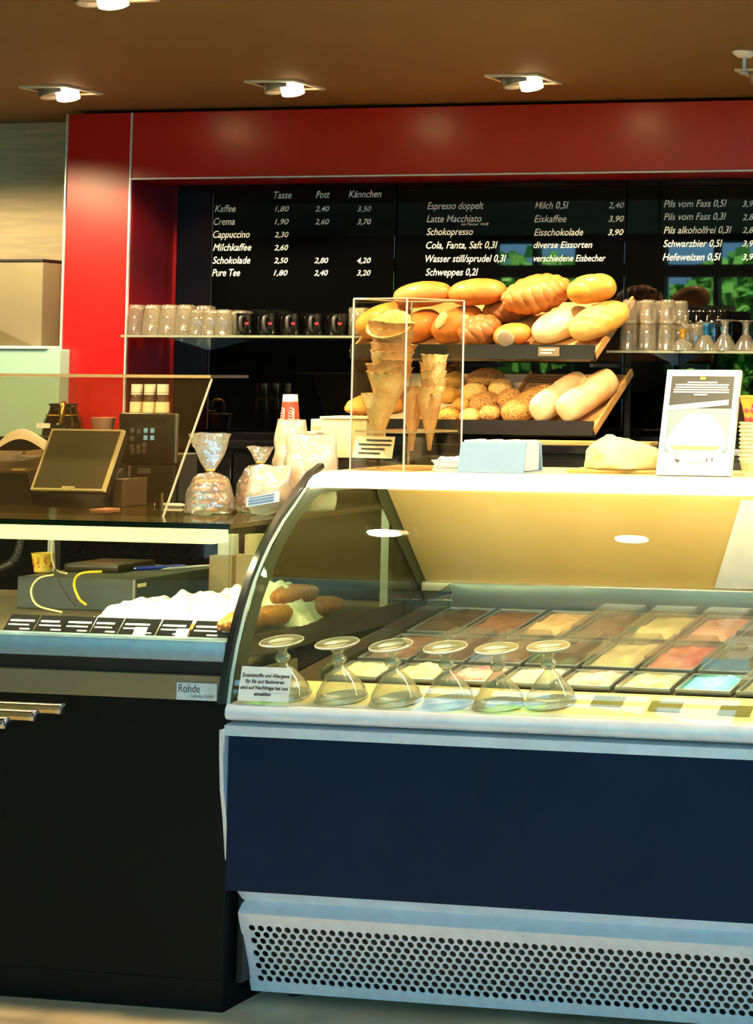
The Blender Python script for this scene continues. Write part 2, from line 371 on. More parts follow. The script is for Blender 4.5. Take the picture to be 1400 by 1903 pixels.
# ------------------------------------------------------------------ back counter under the menu boards
M_granite = mat('black_stone', '0c0c0d', .12, nscale=60, col2='16161a')
M_plank = mat('beige_plank', 'b59a63', .55, nscale=6, stretch=(1, 8, 8), col2='a3874f')
t = thing('back_counter', 'black back counter below the menu boards with dark glossy doors', 'counter', (-2.6, 6.0, 0))
part('body', box(B(), (XC1 + .01, 5.72, .08), (.8, YB - .03, 1.27)), M_black, t, world=True)
part('side_body', box(B(), (XC0, 5.73, 0), (XC1 + .009, 6.046, 1.3)), M_black, t, world=True)
part('plinth', box(B(), (XC1 + .01, 5.76, 0), (.8, YB - .03, .08)), M_dark, t, world=True)
part('worktop', box(B(), (XC1 + .01, 5.69, 1.27), (.8, YB - .03, 1.3), .004), M_granite, t, world=True)
xx = [XC1 + .01 + i * .675 for i in range(9)]
for i in range(8):
    d = part('door', box(B(), (xx[i] + .004, 5.70, .1), (xx[i + 1] - .004, 5.719, 1.255), .002), M_granite, t, world=True)
    part('handle', box(B(), (xx[i] + .05, 5.685, 1.18), (xx[i] + .2, 5.6995, 1.19), .002), M_dark, d, world=True)

# ------------------------------------------------------------------ left serving counter
M_cbody = mat('dark_green_laminate', '020606', .5, nscale=3, spec=.15)
M_brown = mat('taupe_strip', '8a7452', .5, nscale=4)
M_deck = mat('steel_deck', '5c4c32', .35, .2, nscale=8)
CF, CR_, CG, CL, CB = 4.055, -2.775, -2.7905, -5.2, 4.88
t = thing('serving_counter', 'dark serving counter with glass display top left of the ice cream freezer', 'counter', (-3.6, 4.45, 0))
part('body', box(B(), (CL, CF, .075), (CR_, CB, .742), .003), M_cbody, t, world=True)
part('plinth', box(B(), (CL, CF + .006, 0), (CR_ - .002, CB, .075)), M_cbody, t, world=True)
part('taupe_strip', box(B(), (CL, CF - .002, .742), (CG + .002, CF + .3, .802), .002), M_brown, t, world=True)
part('black_strip', box(B(), (CL, CF + .012, .802), (CG - .004, CF + .3, .836)), M_black, t, world=True)
part('silver_rail', box(B(), (CL, CF - .006, .836), (CG + .004, CF + .05, .887), .006), mat('blue_grey_aluminium', '8fa9bd', .4, .6, nscale=30), t, angle=40, world=True)
part('deck', hexa(B(), [Vector(q) for q in ((CL, CF + .05, .83), (CG, CF + .05, .83), (CG, CB, .83), (CL, CB, .83), (CL, CF + .05, .884), (CG, CF + .05, .884), (CG, CB, .884), (CL, CB, .884))]), M_deck, t, world=True)
part('back_panel', box(B(), (CL, CB - .02, .3), (CG, CB, .884)), M_dark, t, world=True)
part('front_glass', box(B(), (CL, CF + .006, .887), (CG - .0005, CF + .012, 1.154)), M_glass, t, world=True)
part('side_glass', box(B(), (CG - .006, CF + .013, .885), (CG, CB - .02, 1.154)), M_glass, t, world=True)
part('glass_top', box(B(), (CL, CF, 1.156), (CG + .005, CB, 1.170), .002), glass('green_edge_glass', 'd8ead8', .08, .02, haze=.12, hazecol='b0985c'), t, world=True)
part('top_edge', box(B(), (CL, CF - .003, 1.156), (CG + .005, CF - .0005, 1.170)), mat('dark_green_glass_edge', '0c1c10', .1), t, world=True)
part('light_strip', box(B(), (CL, CF + .013, 1.118), (CG - .05, CF + .075, 1.153), .004), mat('lit_diffuser', 'fff2a8', .5, emit=1.7), t, world=True)
l = lamp('AREA', 'display_lamp_light', (-3.75, CF + .05, 1.115), 26, (1, .86, .55), shape='RECTANGLE', size=1.9, size_y=.04); l.rotation_euler = (math.radians(18), 0, 0)
for x in (-2.83, -3.9, -5.0): part('rear_post', box(B(), (x - .012, CB - .05, .884), (x + .012, CB - .026, 1.155)), M_steel, t, world=True)
p = part('nameplate', box(B(), (PY(331, 1275, CF).x, CF - .006, .743), (PY(406, 1275, CF).x, CF - .0022, .785), .001), M_alu, t, world=True)
a = PY(335, 1281, CF); part('lettering', text(B(), 'Rohde', Vector((a.x, CF - .0065, .762)), XV, ZV, .058, .019, 0, 0), M_dark, p, world=True)
part('lettering', text(B(), 'Ladenbau GmbH', Vector((a.x + .035, CF - .0065, .75)), XV, ZV, .06, .008, 0, 0), M_dark, p, world=True)
x0 = -3.179
for yb in (3.98, 3.891, 3.797):
    b = part('rail_bar', cyl(B(), (CL, yb, .722), (x0, yb, .722), .0135, 20), mat('warm_chrome', 'd8c8a0', .18, 1), t, smooth=False, angle=40, world=True)
    part('end_cap', lathe(B(), [(0, 0), (.0142, 0), (.0142, .01), (.010, .013), (0, .013)], 20, (x0, yb, .722), Vector((1, 0, 0)).to_track_quat('Z', 'Y').to_matrix()), M_chrome, b, angle=40, world=True)
for xa in (-3.45, -4.6): part('rail_bracket', box(B(), (xa, 3.79, .69), (xa + .02, CF, .708)), M_chrome, t, world=True)

# ------------------------------------------------------------------ the ice cream freezer
M_navy = mat('navy_panel', '021d38', .4, nscale=4, spec=.13)
M_band = mat('silver_blue_band', 'e4e8f0', .35, .15, nscale=20)
M_trim = mat('silver_trim', 'd8e0ea', .3, .3, nscale=20)
FX0, FX1 = -2.765, -.75
GL = [(4.034, .741), (4.046, .81), (4.064, .876), (4.092, .952), (4.127, 1.024), (4.158, 1.071), (4.189, 1.111), (4.24, 1.162), (4.286, 1.198), (4.333, 1.238)]
fz = thing('ice_cream_freezer', 'navy and silver ice cream freezer with curved glass front', 'freezer', (-1.76, 4.5, 0))
def fp(name, bm, m, **k): return part(name, bm, m, fz, world=True, **k)
fp('front_panel', box(B(), (FX0 + .008, 4.03, .30), (FX1, 4.06, .668)), M_navy)
fp('lower_trim', prism(B(), [(4.022, .668), (4.022, .692), (4.05, .697), (4.09, .697), (4.09, .668)], FX0, FX1), M_trim)
fp('bumper_band', prism(B(), [(4.034, .703), (4.026, .708), (4.022, .718), (4.024, .732), (4.03, .741), (4.05, .743), (4.1, .743), (4.1, .699), (4.05, .699)], FX0, FX1), M_band, angle=50)
fp('lower_body', box(B(), (FX0 + .012, 4.16, .06), (FX1, 4.95, .70)), M_dark)
sp = [(4.012, .683), (4.014, .62), (4.02, .54), (4.033, .47), (4.046, .371), (4.062, .345), (4.07, .47), (4.07, .683)]
fp('side_trim', prism(B(), sp, FX0 - .006, FX0 + .004), M_trim)
fp('side_panel', box(B(), (FX0 - .004, 4.1, .06), (FX0 + .011, 4.95, .697)), M_dark)
# perforated grille: hexagonal cells each with a round hole
def grille(x0, x1, y0, z0, y1, z1, pitch=.0237, rad=.0085):
    bm = B(); dv = Vector((0, y1 - y0, z1 - z0)); Lv = dv.length; dv.normalize(); nrm = Vector((1, 0, 0)).cross(dv)
    top, bot = .03, .026; rows = 9; rh = (Lv - top - bot) / rows; o = Vector((x0, y0, z0))
    def V(u, v, w=0): return bm.verts.new(o + XV * u + dv * v + nrm * w)
    Lx = x1 - x0; m0 = .018
    def quad(u0, v0, u1, v1): bm.faces.new((V(u0, v0), V(u0, v1), V(u1, v1), V(u1, v0)))
    quad(0, 0, Lx, top); 
    n = int((Lx - 2 * m0) / pitch)
    for r in range(rows):
        off = m0 + (pitch / 2 if r % 2 else 0); v0 = top + r * rh; v1 = v0 + rh; vc = (v0 + v1) / 2
        quad(0, v0, off, v1); nn = n - (r % 2); quad(off + nn * pitch, v0, Lx, v1)
        for c in range(nn):
            u0 = off + c * pitch; uc = u0 + pitch / 2; S = 16; out = []; inn = []
            for s in range(S):
                a = 2 * PI * (s + .5) / S; ca, sa = math.cos(a), math.sin(a); k = min(pitch / 2 / max(abs(ca), 1e-6), rh / 2 / max(abs(sa), 1e-6))
                out.append(V(uc + ca * k, vc + sa * k)); inn.append(V(uc + ca * rad, vc + sa * rad))
            cs = [V(u0 + pitch, v1), V(u0, v1), V(u0, v0), V(u0 + pitch, v0)]
            for s in range(S):
                bm.faces.new((out[s], out[(s + 1) % S], inn[(s + 1) % S], inn[s]))
                if s % 4 == 1: bm.faces.new((out[s], cs[s // 4], out[(s + 1) % S]))
    quad(0, Lv - bot, Lx, Lv)
    for c in range(n):                                                # the row of pressed dimples along the lower edge
        cc = o + XV * (m0 + (c + .5) * pitch) + dv * (Lv - bot * .62)
        lathe(bm, [(.006, 0), (.0045, .002), (0, .0026)], 10, cc, (-nrm).to_track_quat('Z', 'Y').to_matrix() if nrm.y > 0 else nrm.to_track_quat('Z', 'Y').to_matrix())
    bmesh.ops.remove_doubles(bm, verts=bm.verts, dist=1e-5)
    return bm
gr = fp('grille', grille(-2.757, FX1, 4.083, .231, 4.146, .028), M_alu)
gr.modifiers.new('thick', 'SOLIDIFY').thickness = .0025
fp('grille_top', ribbon(B(), [(4.066, .297), (4.103, .257), (4.083, .231)], .003, -2.757, FX1), M_trim)
fp('grille_back', box(B(), (-2.75, 4.15, .03), (FX1, 4.158, .29)), M_black)
fp('grille_side', prism(B(), [(4.07, .295), (4.106, .256), (4.085, .231), (4.148, .03), (4.158, .03), (4.158, .295)], -2.7595, -2.7575), M_trim)
for x in (-2.68, -1.2):
    for y in (4.22, 4.85): fp('foot', cyl(B(), (x, y, 0), (x, y, .06), .022, 14), M_black, angle=40)
# glass house
fp('front_glass', ribbon(B(), GL, -.005, FX0 + .006, FX1), glass('freezer_glass', 'eef4ec', .045, .015), smooth=False, angle=60)
fp('glass_edge', ribbon(B(), GL, .004, FX0 - .001, FX0 + .0055), mat('pale_green_glass_edge', 'b8d8d0', .25), angle=60)
fp('edge_seal', ribbon(B(), [(y - .004, z) for y, z in GL] + [(4.37, 1.268), (4.42, 1.288)], .013, FX0 - .018, FX0 - .0015), M_black, angle=60)
fp('top_rail', prism(B(), [(4.333, 1.242), (4.345, 1.258), (4.365, 1.271), (4.40, 1.279), (4.46, 1.279), (4.46, 1.262), (4.37, 1.245)], FX0, FX1), mat('cream_white_rail', 'fffbee', .35), angle=50)
fp('top_shelf', box(B(), (FX0, 4.4605, 1.266), (FX1, 4.78, 1.279)), mat('cream_shelf', 'd9cda0', .3), angle=40)
side = [(4.04, .745)] + GL[1:] + [(4.40, 1.262), (4.72, 1.262), (4.73, 1.2), (4.95, .93), (5.02, .87)]
fp('side_glass', prism(B(), side, FX0, FX0 + .005), M_glass)
inset = B()
ctr = Vector((4.52, 1.02)); 
inn = [(4.085, .775), (4.10, .84), (4.12, .905), (4.15, .975), (4.19, 1.045), (4.235, 1.105), (4.29, 1.16), (4.36, 1.21), (4.40, 1.225), (4.66, 1.225), (4.67, 1.19), (4.90, .92), (4.93, .885)]
oo = [GL[0], GL[1], GL[2], GL[3], GL[4], GL[5], GL[7], GL[9], (4.40, 1.262), (4.72, 1.262), (4.74, 1.2), (4.96, .93), (5.03, .86)]
A = [[inset.verts.new((FX0 + w, *p)) for p in q] for w in (.006, .008) for q in (oo, inn)]
for i in range(len(oo) - 1):
    inset.faces.new((A[0][i], A[0][i + 1], A[1][i + 1], A[1][i])); inset.faces.new((A[2][i], A[3][i], A[3][i + 1], A[2][i + 1]))
fp('glass_border', inset, mat('dark_green_border', '38402a', .4))
# rear: slanting cream sliding panel, white sheet beside it, rail below
def rear(x, z): return Vector((x, 4.73 + (1.2 - z) * .80, z))
a0, a1 = PX(722, 917, FX0 + .01), PX(790, 1078, FX0 + .01)
dn = (a1 - a0); nr = XV.cross(dn).normalized()
def onrear(px, py): return PP(px, py, a0, nr)
q = [onrear(722, 917), onrear(790, 1078), onrear(1330, 1090), onrear(1378, 921)]
zt, zb = 1.225, q[1].z
def rz(x, z): k = (z - a0.z) / (a1.z - a0.z); return Vector((x, a0.y + (a1.y - a0.y) * k, z))
fp('rear_panel', slab(B(), [rz(FX0 + .012, zb), rz(FX1, zb), rz(FX1, zt), rz(FX0 + .012, zt)], -.006), mat('cream_panel', 'dcb978', .3, nscale=2, col2='cfa964'))
xr = q[3].x; xq = q[2].x
fp('white_sheet', slab(B(), [rz(xq, zb + .004) + Vector((0, -.008, 0)), rz(FX1, zb + .004) + Vector((0, -.008, 0)), rz(FX1, zt - .02) + Vector((0, -.008, 0)), rz(xr, zt - .02) + Vector((0, -.008, 0))], .002), M_paper)
r0 = rz(0, zb)
fp('rear_rail', box(B(), (FX0 + .01, r0.y - .02, r0.z - .028), (FX1, r0.y + .02, r0.z - .002), .003), mat('cream_rail', 'd8ceb0', .35, .4), angle=40)
fp('light_tube', cyl(B(), (FX0 + .06, 4.43, 1.25), (FX1 - .05, 4.43, 1.25), .011, 14), mat('lit_tube', 'fff0cc', .5, emit=100), angle=40)
# interior deck and steel well
SD = .15
def dk(y, h=0): return .735 + SD * (y - 4.05) + h
fp('deck', hexa(B(), [Vector(v) for v in ((FX0 + .006, 4.04, .70), (FX1, 4.04, .70), (FX1, 5.03, .70), (FX0 + .006, 5.03, .70), (FX0 + .006, 4.04, dk(4.04)), (FX1, 4.04, dk(4.04)), (FX1, 5.03, dk(5.03)), (FX0 + .006, 5.03, dk(5.03)))]), mat('steel_deck_dark', '6e5a44', .3, .5, nscale=6))
fp('front_apron', slab(B(), [Vector((FX0 + .012, 4.05, dk(4.05, .001))), Vector((FX1, 4.05, dk(4.05, .001))), Vector((FX1, 4.235, dk(4.235, .001))), Vector((FX0 + .012, 4.235, dk(4.235, .001)))], .003), mat('cream_apron', 'ecd896', .4))
fp('rear_wall', box(B(), (-2.66, 4.90, dk(4.9) + .001), (FX1, 4.915, dk(4.9, .075)), .002), mat('well_steel', '8c959a', .3, .7, nscale=8), angle=40)
fp('well_side', slab(B(), [Vector((-2.66, 4.26, dk(4.26, .001))), Vector((-2.66, 4.898, dk(4.898, .001))), Vector((-2.66, 4.898, dk(4.898, .074))), Vector((-2.66, 4.26, dk(4.26, .03)))], -.004), glass('well_glass', 'd6e2dc', .1, .03), angle=40)
fp('rear_counter', box(B(), (FX0 + .012, 4.93, .86), (FX1, 5.10, .885), .003), M_steel)
for i in range(7):
    x = -2.62 + i * .27
    fp('rear_tag', slab(B(), [Vector((x, 4.925, .888)), Vector((x + .16, 4.925, .888)), Vector((x + .16, 4.945, .905)), Vector((x, 4.945, .905))], .001), M_paper)
# notice stuck to the curved glass
a, b = PY(446, 1302, 4.04), PY(540, 1302, 4.04); sx0, sx1 = a.x, b.x
def glp(z):
    for (y0, z0), (y1, z1) in zip(GL, GL[1:]):
        if z0 <= z <= z1: return y0 + (y1 - y0) * (z - z0) / (z1 - z0)
z0, z1 = PY(446, 1300, 4.04).z, PY(446, 1237, 4.05).z
pa, pb = Vector((sx0, glp(z0) - .0062, z0)), Vector((sx0, glp(z1) - .0062, z1)); up = (pb - pa).normalized()
nt = thing('notice', 'small white notice about Zusatzstoffe und Allergene stuck on the freezer glass', 'sign', tuple(pa))
part('sheet', slab(B(), [pa, pa + XV * (sx1 - sx0), pb + XV * (sx1 - sx0), pb], -.0008), M_paper, nt, world=True)
ww = sx1 - sx0; hh = (pb - pa).length; nn = XV.cross(up).normalized()
for i, (s, f0, f1) in enumerate((('Zusatzstoffe und Allergene', .03, .97), ('für Eis und Backwaren', .12, .88), ('sind auf Nachfrage bei uns', .03, .97), ('einsehbar', .32, .66))):
    part('lettering', text(B(), s, pa + XV * ww * f0 + up * hh * (.70 - i * .18) + nn * .0014, XV, up, ww * (f1 - f0), hh * .10, 0, .03), M_ink, nt, world=True)
# ------------------------------------------------------------------ ice cream tubs
M_pan = mat('tub_steel', 'b4b8ba', .28, .85, nscale=10)
M_lid = glass('acrylic_lid', 'e9e6dc', .08, .05, haze=.06)
TILT = math.atan(SD)
def ice_mat(c, c2): return mat('ice_' + c, c, .45, 0, col2=c2, nscale=22, bump=.5, bscale=40)
colx = [-2.655 + .155 * i for i in range(12)]
rowsY = ((4.252, 4.375), (4.40, 4.615), (4.64, 4.875))
flav = {
 (0, 0): ('pale cream', 'f2e2b0', 'e2cf97'), (0, 1): ('pale cream', 'f0e0ae', 'd8c48c'), (0, 2): ('rose red swirled', 'c8485a', 'f0d0b8'), (0, 3): ('cream white', 'f4ead0', 'e0cfa5'), (0, 4): ('strawberry flecked', 'd88a78', 'f2e0c8'),
 (0, 5): ('caramel swirled', 'd8a860', 'f2e4c2'), (0, 6): ('bright turquoise', '4cc8d8', '8ae2ea'), (0, 7): ('grey beige', 'a89a84', 'c8bca4'), (0, 8): ('vanilla', 'f0dca0', 'e6cd88'), (0, 9): ('pistachio', 'b8c078', 'd0d498'), (0, 10): ('vanilla', 'f0dca0', 'e6cd88'), (0, 11): ('hazelnut', 'b08858', 'c8a070'),
 (1, 0): ('dark walnut', '5a4030', '745440'), (1, 1): ('chocolate', '4a3024', '6a4836'), (1, 2): ('mocha', '6e5038', '8a6a4c'), (1, 3): ('chocolate', '46301f', '664430'), (1, 4): ('cream', 'ecdcb4', 'd8c294'), (1, 5): ('raspberry red', 'c83c48', 'e08a80'),
 (1, 6): ('dark liquorice', '2e2c2a', '464440'), (1, 7): ('mango yellow', 'f0a828', 'f8cc60'), (1, 8): ('lemon', 'f0e088', 'f8f0b8'), (1, 9): ('cherry', 'b02838', 'd06070'), (1, 10): ('cream', 'ecdcb4', 'd8c294'), (1, 11): ('cocoa', '5a3c28', '745038'),
 (2, 0): ('black chocolate', '30241c', '48362a'), (2, 1): ('cocoa', '5a3c28', '745038'), (2, 2): ('nougat', 'a88458', 'c0a078'), (2, 3): ('coffee', '7a5a3c', '94704c'), (2, 4): ('vanilla', 'e8d090', 'f0e0ac'), (2, 5): ('salmon pink', 'e09080', 'f0b8a8'),
 (2, 6): ('dark berry', '50303c', '704858'), (2, 7): ('grey stracciatella', '9c9484', 'c0b8a8'), (2, 8): ('peach', 'f0b080', 'f8d0a8'), (2, 9): ('lime', 'b8cc60', 'd0e090'), (2, 10): ('vanilla', 'e8d090', 'f0e0ac'), (2, 11): ('cocoa', '5a3c28', '745038')}
rown = ('front', 'middle', 'rear'); lids = {(0, 7), (1, 1), (1, 2), (1, 3), (1, 4), (1, 5), (1, 6), (2, 3), (2, 4), (2, 5), (2, 6), (2, 7), (1, 8)}
order = ['first', 'second', 'third', 'fourth', 'fifth', 'sixth', 'seventh', 'eighth', 'ninth', 'tenth', 'eleventh', 'twelfth']
for r, (y0, y1) in enumerate(rowsY):
    for c, x in enumerate(colx):
        w, l = .142, (y1 - y0) / math.cos(TILT); nm, ca, cb = flav[(r, c)]
        t = thing('ice_cream_tub', '%s ice cream tub%s, %s from left in the %s row' % (nm, ' with lid' if (r, c) in lids else '', order[c], rown[r]), 'ice cream tub', (x + .0775, y0, dk(y0, .002)), (TILT, 0, 0), 'ice cream tubs in the freezer')
        f = B()
        for a, b in (((-w / 2, 0), (w / 2, .006)), ((-w / 2, l - .006), (w / 2, l)), ((-w / 2, .006), (-w / 2 + .006, l - .006)), ((w / 2 - .006, .006), (w / 2, l - .006))): box(f, (*a, 0), (*b, .013), .0015)
        part('pan', f, M_pan, t, angle=40)
        ic = B(); sd = r * 20 + c * 7.3
        def ice(u, v, w=w, l=l, sd=sd):
            X = (u - .5) * (w - .013); Y = .0065 + v * (l - .013); e = min(1, 6 * min(u, 1 - u, v, 1 - v))
            return (X, Y, .004 + e * (.012 + .012 * noise.noise(Vector((X * 22 + sd, Y * 22, sd))) + .005 * noise.noise(Vector((X * 70, Y * 70 + sd, 1)))))
        grid(ic, ice, 18, 22); part('ice_cream', ic, ice_mat(ca, cb), t, smooth=True)
        if (r, c) in lids:
            ld = B(); h = .040; i = .004
            sh = [(-w / 2 + i, i), (w / 2 - i, i), (w / 2 - i, l - i), (-w / 2 + i, l - i)]; s2 = [(px_ * .9, l / 2 + (py_ - l / 2) * .92) for px_, py_ in sh]
            lo = [ld.verts.new((*p, .014)) for p in sh]; hi = [ld.verts.new((*p, h)) for p in s2]
            for k in range(4): ld.faces.new((lo[k], lo[(k + 1) % 4], hi[(k + 1) % 4], hi[k]))
            ld.faces.new(hi); lp = part('lid', ld, M_lid, t)
            part('lid_grip', lathe(B(), [(.022, h), (.024, h + .004), (.018, h + .006), (.012, h + .002), (0, h + .002)], 18, (0, l / 2, 0)), M_lid, lp, angle=40)

# price cards on the apron
M_gold = mat('olive_gold_card', 'a89a58', .35, .3)
for i, (px_, py_) in enumerate(((1126, 1312), (1233, 1322), (1363, 1330))):
    p = PP(px_, py_, Vector((0, 4.05, dk(4.05, .006))), Vector((0, -SD, 1)).normalized())
    bm = B(); slab(bm, [Vector((-.04, 0, 0)), Vector((.04, 0, 0)), Vector((.045, .018, .020)), Vector((-.035, .018, .020))], .0012)
    t = solo('price_card', bm, M_gold, 'olive gold price card on the apron, %s of three from the sundae glasses' % ('nearest', 'second', 'third')[i], 'price card', tuple(p), group='price cards in the freezer')

# ------------------------------------------------------------------ sundae glasses upside down on the apron
def cup_profile():
    return [(.060, 0), (.059, .003), (.055, .022), (.040, .046), (.024, .066), (.012, .078), (.0105, .084), (.017, .092), (.018, .098), (.012, .106), (.010, .112), (.016, .122), (.036, .131), (.049, .135), (.050, .138), (.046, .139), (.03, .137), (0, .136)]
M_sg = glass('sundae_glass', 'fbf9f0', .10, .02, edge=.95, power=2.0, haze=.17, hazecol='fff8e0')
src = None
sl = ('first', 'second', 'third', 'fourth', 'fifth', 'sixth')
for i, (px_, py_) in enumerate(((525, 1296), (631, 1300), (733, 1304), (832, 1308), (922, 1314), (1024, 1306))):
    p = PP(px_, py_, Vector((0, 4.05, dk(4.05, .005))), Vector((0, -SD, 1)).normalized())
    p.y = max(p.y, 4.116); p.z = dk(p.y, .005)
    lab = ('upturned sundae glass half hidden behind the white notice', 'second upturned sundae glass from the white notice', 'third upturned sundae glass from the white notice', 'fourth upturned sundae glass from the white notice',
           'fifth upturned sundae glass, standing a little lower than the rest', 'upturned sundae glass nearest the olive price cards')[i]
    if src is None:
        t = thing('sundae_glass', lab, 'glass', tuple(p), (TILT, 0, 0), 'upturned sundae glasses in the freezer'); pf = cup_profile()
        part('bowl', lathe(B(), pf[:7], 36), M_sg, t, smooth=True); part('stem', lathe(B(), pf[6:13], 24), M_sg, t, smooth=True); part('foot', lathe(B(), pf[12:], 36), M_sg, t, smooth=True); src = t
        for o in list(t.children):                                     # cream-bright rings and knob put the glints into the colour
            pass
        M_sgr = glass('glint_glass_rim', 'fbf9f0', .15, .05, haze=.62, hazecol='fffbe8')
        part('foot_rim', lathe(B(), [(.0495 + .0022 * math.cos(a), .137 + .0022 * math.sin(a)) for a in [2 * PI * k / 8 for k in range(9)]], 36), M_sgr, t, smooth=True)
        part('knob', lathe(B(), [(.0110, .084), (.0175, .0915), (.0188, .098), (.0125, .1065)], 24), glass('glint_glass_knob', 'fbf9f0', .2, .04, haze=.22, hazecol='fff6da'), t, smooth=True)
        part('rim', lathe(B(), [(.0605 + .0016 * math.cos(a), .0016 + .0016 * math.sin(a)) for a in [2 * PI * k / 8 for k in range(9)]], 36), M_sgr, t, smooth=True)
    else: t = dup(src, tuple(p), (TILT + rnd.uniform(-.02, .04), rnd.uniform(-.03, .03), 0), lab)

# ------------------------------------------------------------------ on top of the freezer
TZ = 1.279
# acrylic cone case
A, D, C = Vector((-2.742, 4.50)), Vector((-2.553, 4.44)), Vector((-2.493, 4.629)); Bk = A + C - D
kt = thing('cone_case', 'tall clear acrylic case holding the waffle cones on the freezer top', 'display case', (A.x, A.y, TZ))
Mh = .455
def wall(p, q, name, m=M_acryl, z0=0, z1=Mh, th=.004):
    d = (q - p).normalized(); n = Vector((-d.y, d.x)) * th
    bm = B(); prism(bm, [tuple(p), tuple(q), tuple(q + n), tuple(p + n)], TZ + z0, TZ + z1, 2); return part(name, bm, m, kt, world=True)
wall(A, D, 'front_panel'); wall(D, C, 'side_panel'); wall(C, Bk, 'back_panel'); wall(Bk, A, 'side_panel')
M_edge = glass('lit_acrylic_edge', 'f4ead0', .25, .1, haze=.45, hazecol='fff0d0')
for p in (A, D, C, Bk): part('corner_edge', cyl(B(), (p.x, p.y, TZ), (p.x, p.y, TZ + Mh), .0028, 8), M_edge, kt, world=True)
for p, q in ((A, D), (D, C), (C, Bk), (Bk, A)): part('rim_edge', cyl(B(), (p.x, p.y, TZ + Mh), (q.x, q.y, TZ + Mh), .0022, 8), M_edge, kt, world=True)
HZ = .105
cc2 = (A + C) / 2
sh = [cc2 + (p - cc2) * .93 for p in (A, D, C, Bk)]
part('base_plate', prism(B(), [tuple(p) for p in sh], TZ, TZ + .004, 2), mat('beige_base', 'c9a86a', .5), kt, world=True)
# waffle cones
M_cone = mat('waffle', 'e2b478', .7, col2='cf9a5c', nscale=40, bump=.5, bscale=150)
M_cone2 = mat('pale_waffle', 'efd08e', .7, col2='dcb26c', nscale=40, bump=.5, bscale=150)
def cone_bm(R, H, seed, wav=.05):
    bm = B(); prof = [(.004, 0), (R * .25, H * .24), (R * .5, H * .48), (R * .75, H * .73), (R * .9, H * .88), (R, H), (R * 1.06, H * 1.015), (R * .93, H * .985), (R * .7, H * .73), (R * .35, H * .38), (.002, .02)]
    def wob(r, z, a, j):
        k = 1 + wav * math.sin(3 * a + seed) * (z / H) ** 3; g = .0012 * (math.sin(14 * a + z * 160) + math.sin(14 * a - z * 160)) * (r / R) if j < 6 else 0
        return r * k + g, z + (wav * .22 * R * math.sin(4 * a + seed * 2) if z > H * .8 else 0)
    return lathe(bm, prof, 48, wob=wob)
CONES = []
def cone(loc, aim, R, H, m, label, seed, wav=.05):
    q = Vector(aim).normalized().to_track_quat('Z', 'Y').to_euler(); CONES.append((Vector(loc), Vector(aim).normalized(), R, H))
    return solo('waffle_cone', cone_bm(R, H, seed, wav), m, label, 'waffle cone', loc, q, 'waffle cones in the acrylic case', smooth=True)
def inplate(px_, py_, Y): return PY(px_, py_, Y)
# the tall nested stack at the left of the case
tip = PY(714, 815, 4.535); ax = Vector((.085, -.02, 1)).normalized()
names = ['lowest cone of the tall waffle stack in the case'] + ['%s cone up in the tall waffle stack' % w for w in ('second', 'third', 'fourth', 'fifth', 'sixth', 'seventh', 'eighth')]
for i in range(8):
    cone(tip + ax * (.0195 * i + .025) + Vector((rnd.uniform(-.002, .002), rnd.uniform(-.002, .002), 0)), ax + Vector((rnd.uniform(-.03, .03), rnd.uniform(-.03, .03), 0)), .054 + .004 * math.sin(i * 2.1), .150, M_cone if i % 3 else M_cone2, names[i], i, .10)
cone(tip + ax * .262 + Vector((-.004, .028, -.02)), (.10, -.62, .72), .056, .085, M_cone2, 'topmost waffle cone whose wide mouth faces forward', 3, .03)
cone(PY(704, 836, 4.52), (-.02, -.01, 1), .045, .150, M_cone2, 'pale waffle cone leaning at the left side of the case', 9)
# the netted stack at the right
tip2 = PY(797, 838, 4.545) + Vector((-.006, .014, 0))
n2 = ['%s netted waffle cone of the slim stack at the right of the case' % w for w in ('lowest', 'second', 'third', 'fourth', 'fifth', 'sixth')]
for i in range(6): cone(tip2 + Vector((.0014 * i, 0, .0215 * i)), (-.012 + .005 * i, .03 - .03 * (i % 2), 1), .0335 - .0015 * (i % 2), .148, M_cone2 if i % 2 else M_cone, n2[i], i + 20, .14)
cone(PY(765, 838, 4.575), (-.02, .05, 1), .036, .17, M_cone, 'slim waffle cone between the two stacks in the case', 31)
# the plate that carries them: a sheet cut out around each cone
pb = B(); NG = 64; pz = TZ + HZ; vg = {}
def pv(i, j, z):
    if (i, j, z) not in vg:
        a_, b_ = sh[0] + (sh[1] - sh[0]) * (i / NG), sh[3] + (sh[2] - sh[3]) * (i / NG); q = a_ + (b_ - a_) * (j / NG); vg[(i, j, z)] = pb.verts.new((q.x, q.y, pz + z))
    return vg[(i, j, z)]
for i in range(NG):
    for j in range(NG):
        c = sh[0] + (sh[1] - sh[0]) * ((i + .5) / NG) + (sh[3] - sh[0]) * ((j + .5) / NG); free = True
        for lc, axc, R, H in CONES:
            tt = (pz - lc.z) / axc.z
            if 0 < tt < H:
                m_ = lc + axc * tt
                if (Vector((m_.x, m_.y)) - c).length < R * 1.12 * tt / H + .006: free = False
        if free: pb.faces.new((pv(i, j, 0), pv(i + 1, j, 0), pv(i + 1, j + 1, 0), pv(i, j + 1, 0)))
cpl = part('cone_plate', pb, M_edge, kt, world=True); cpl.modifiers.new('thick', 'SOLIDIFY').thickness = .005
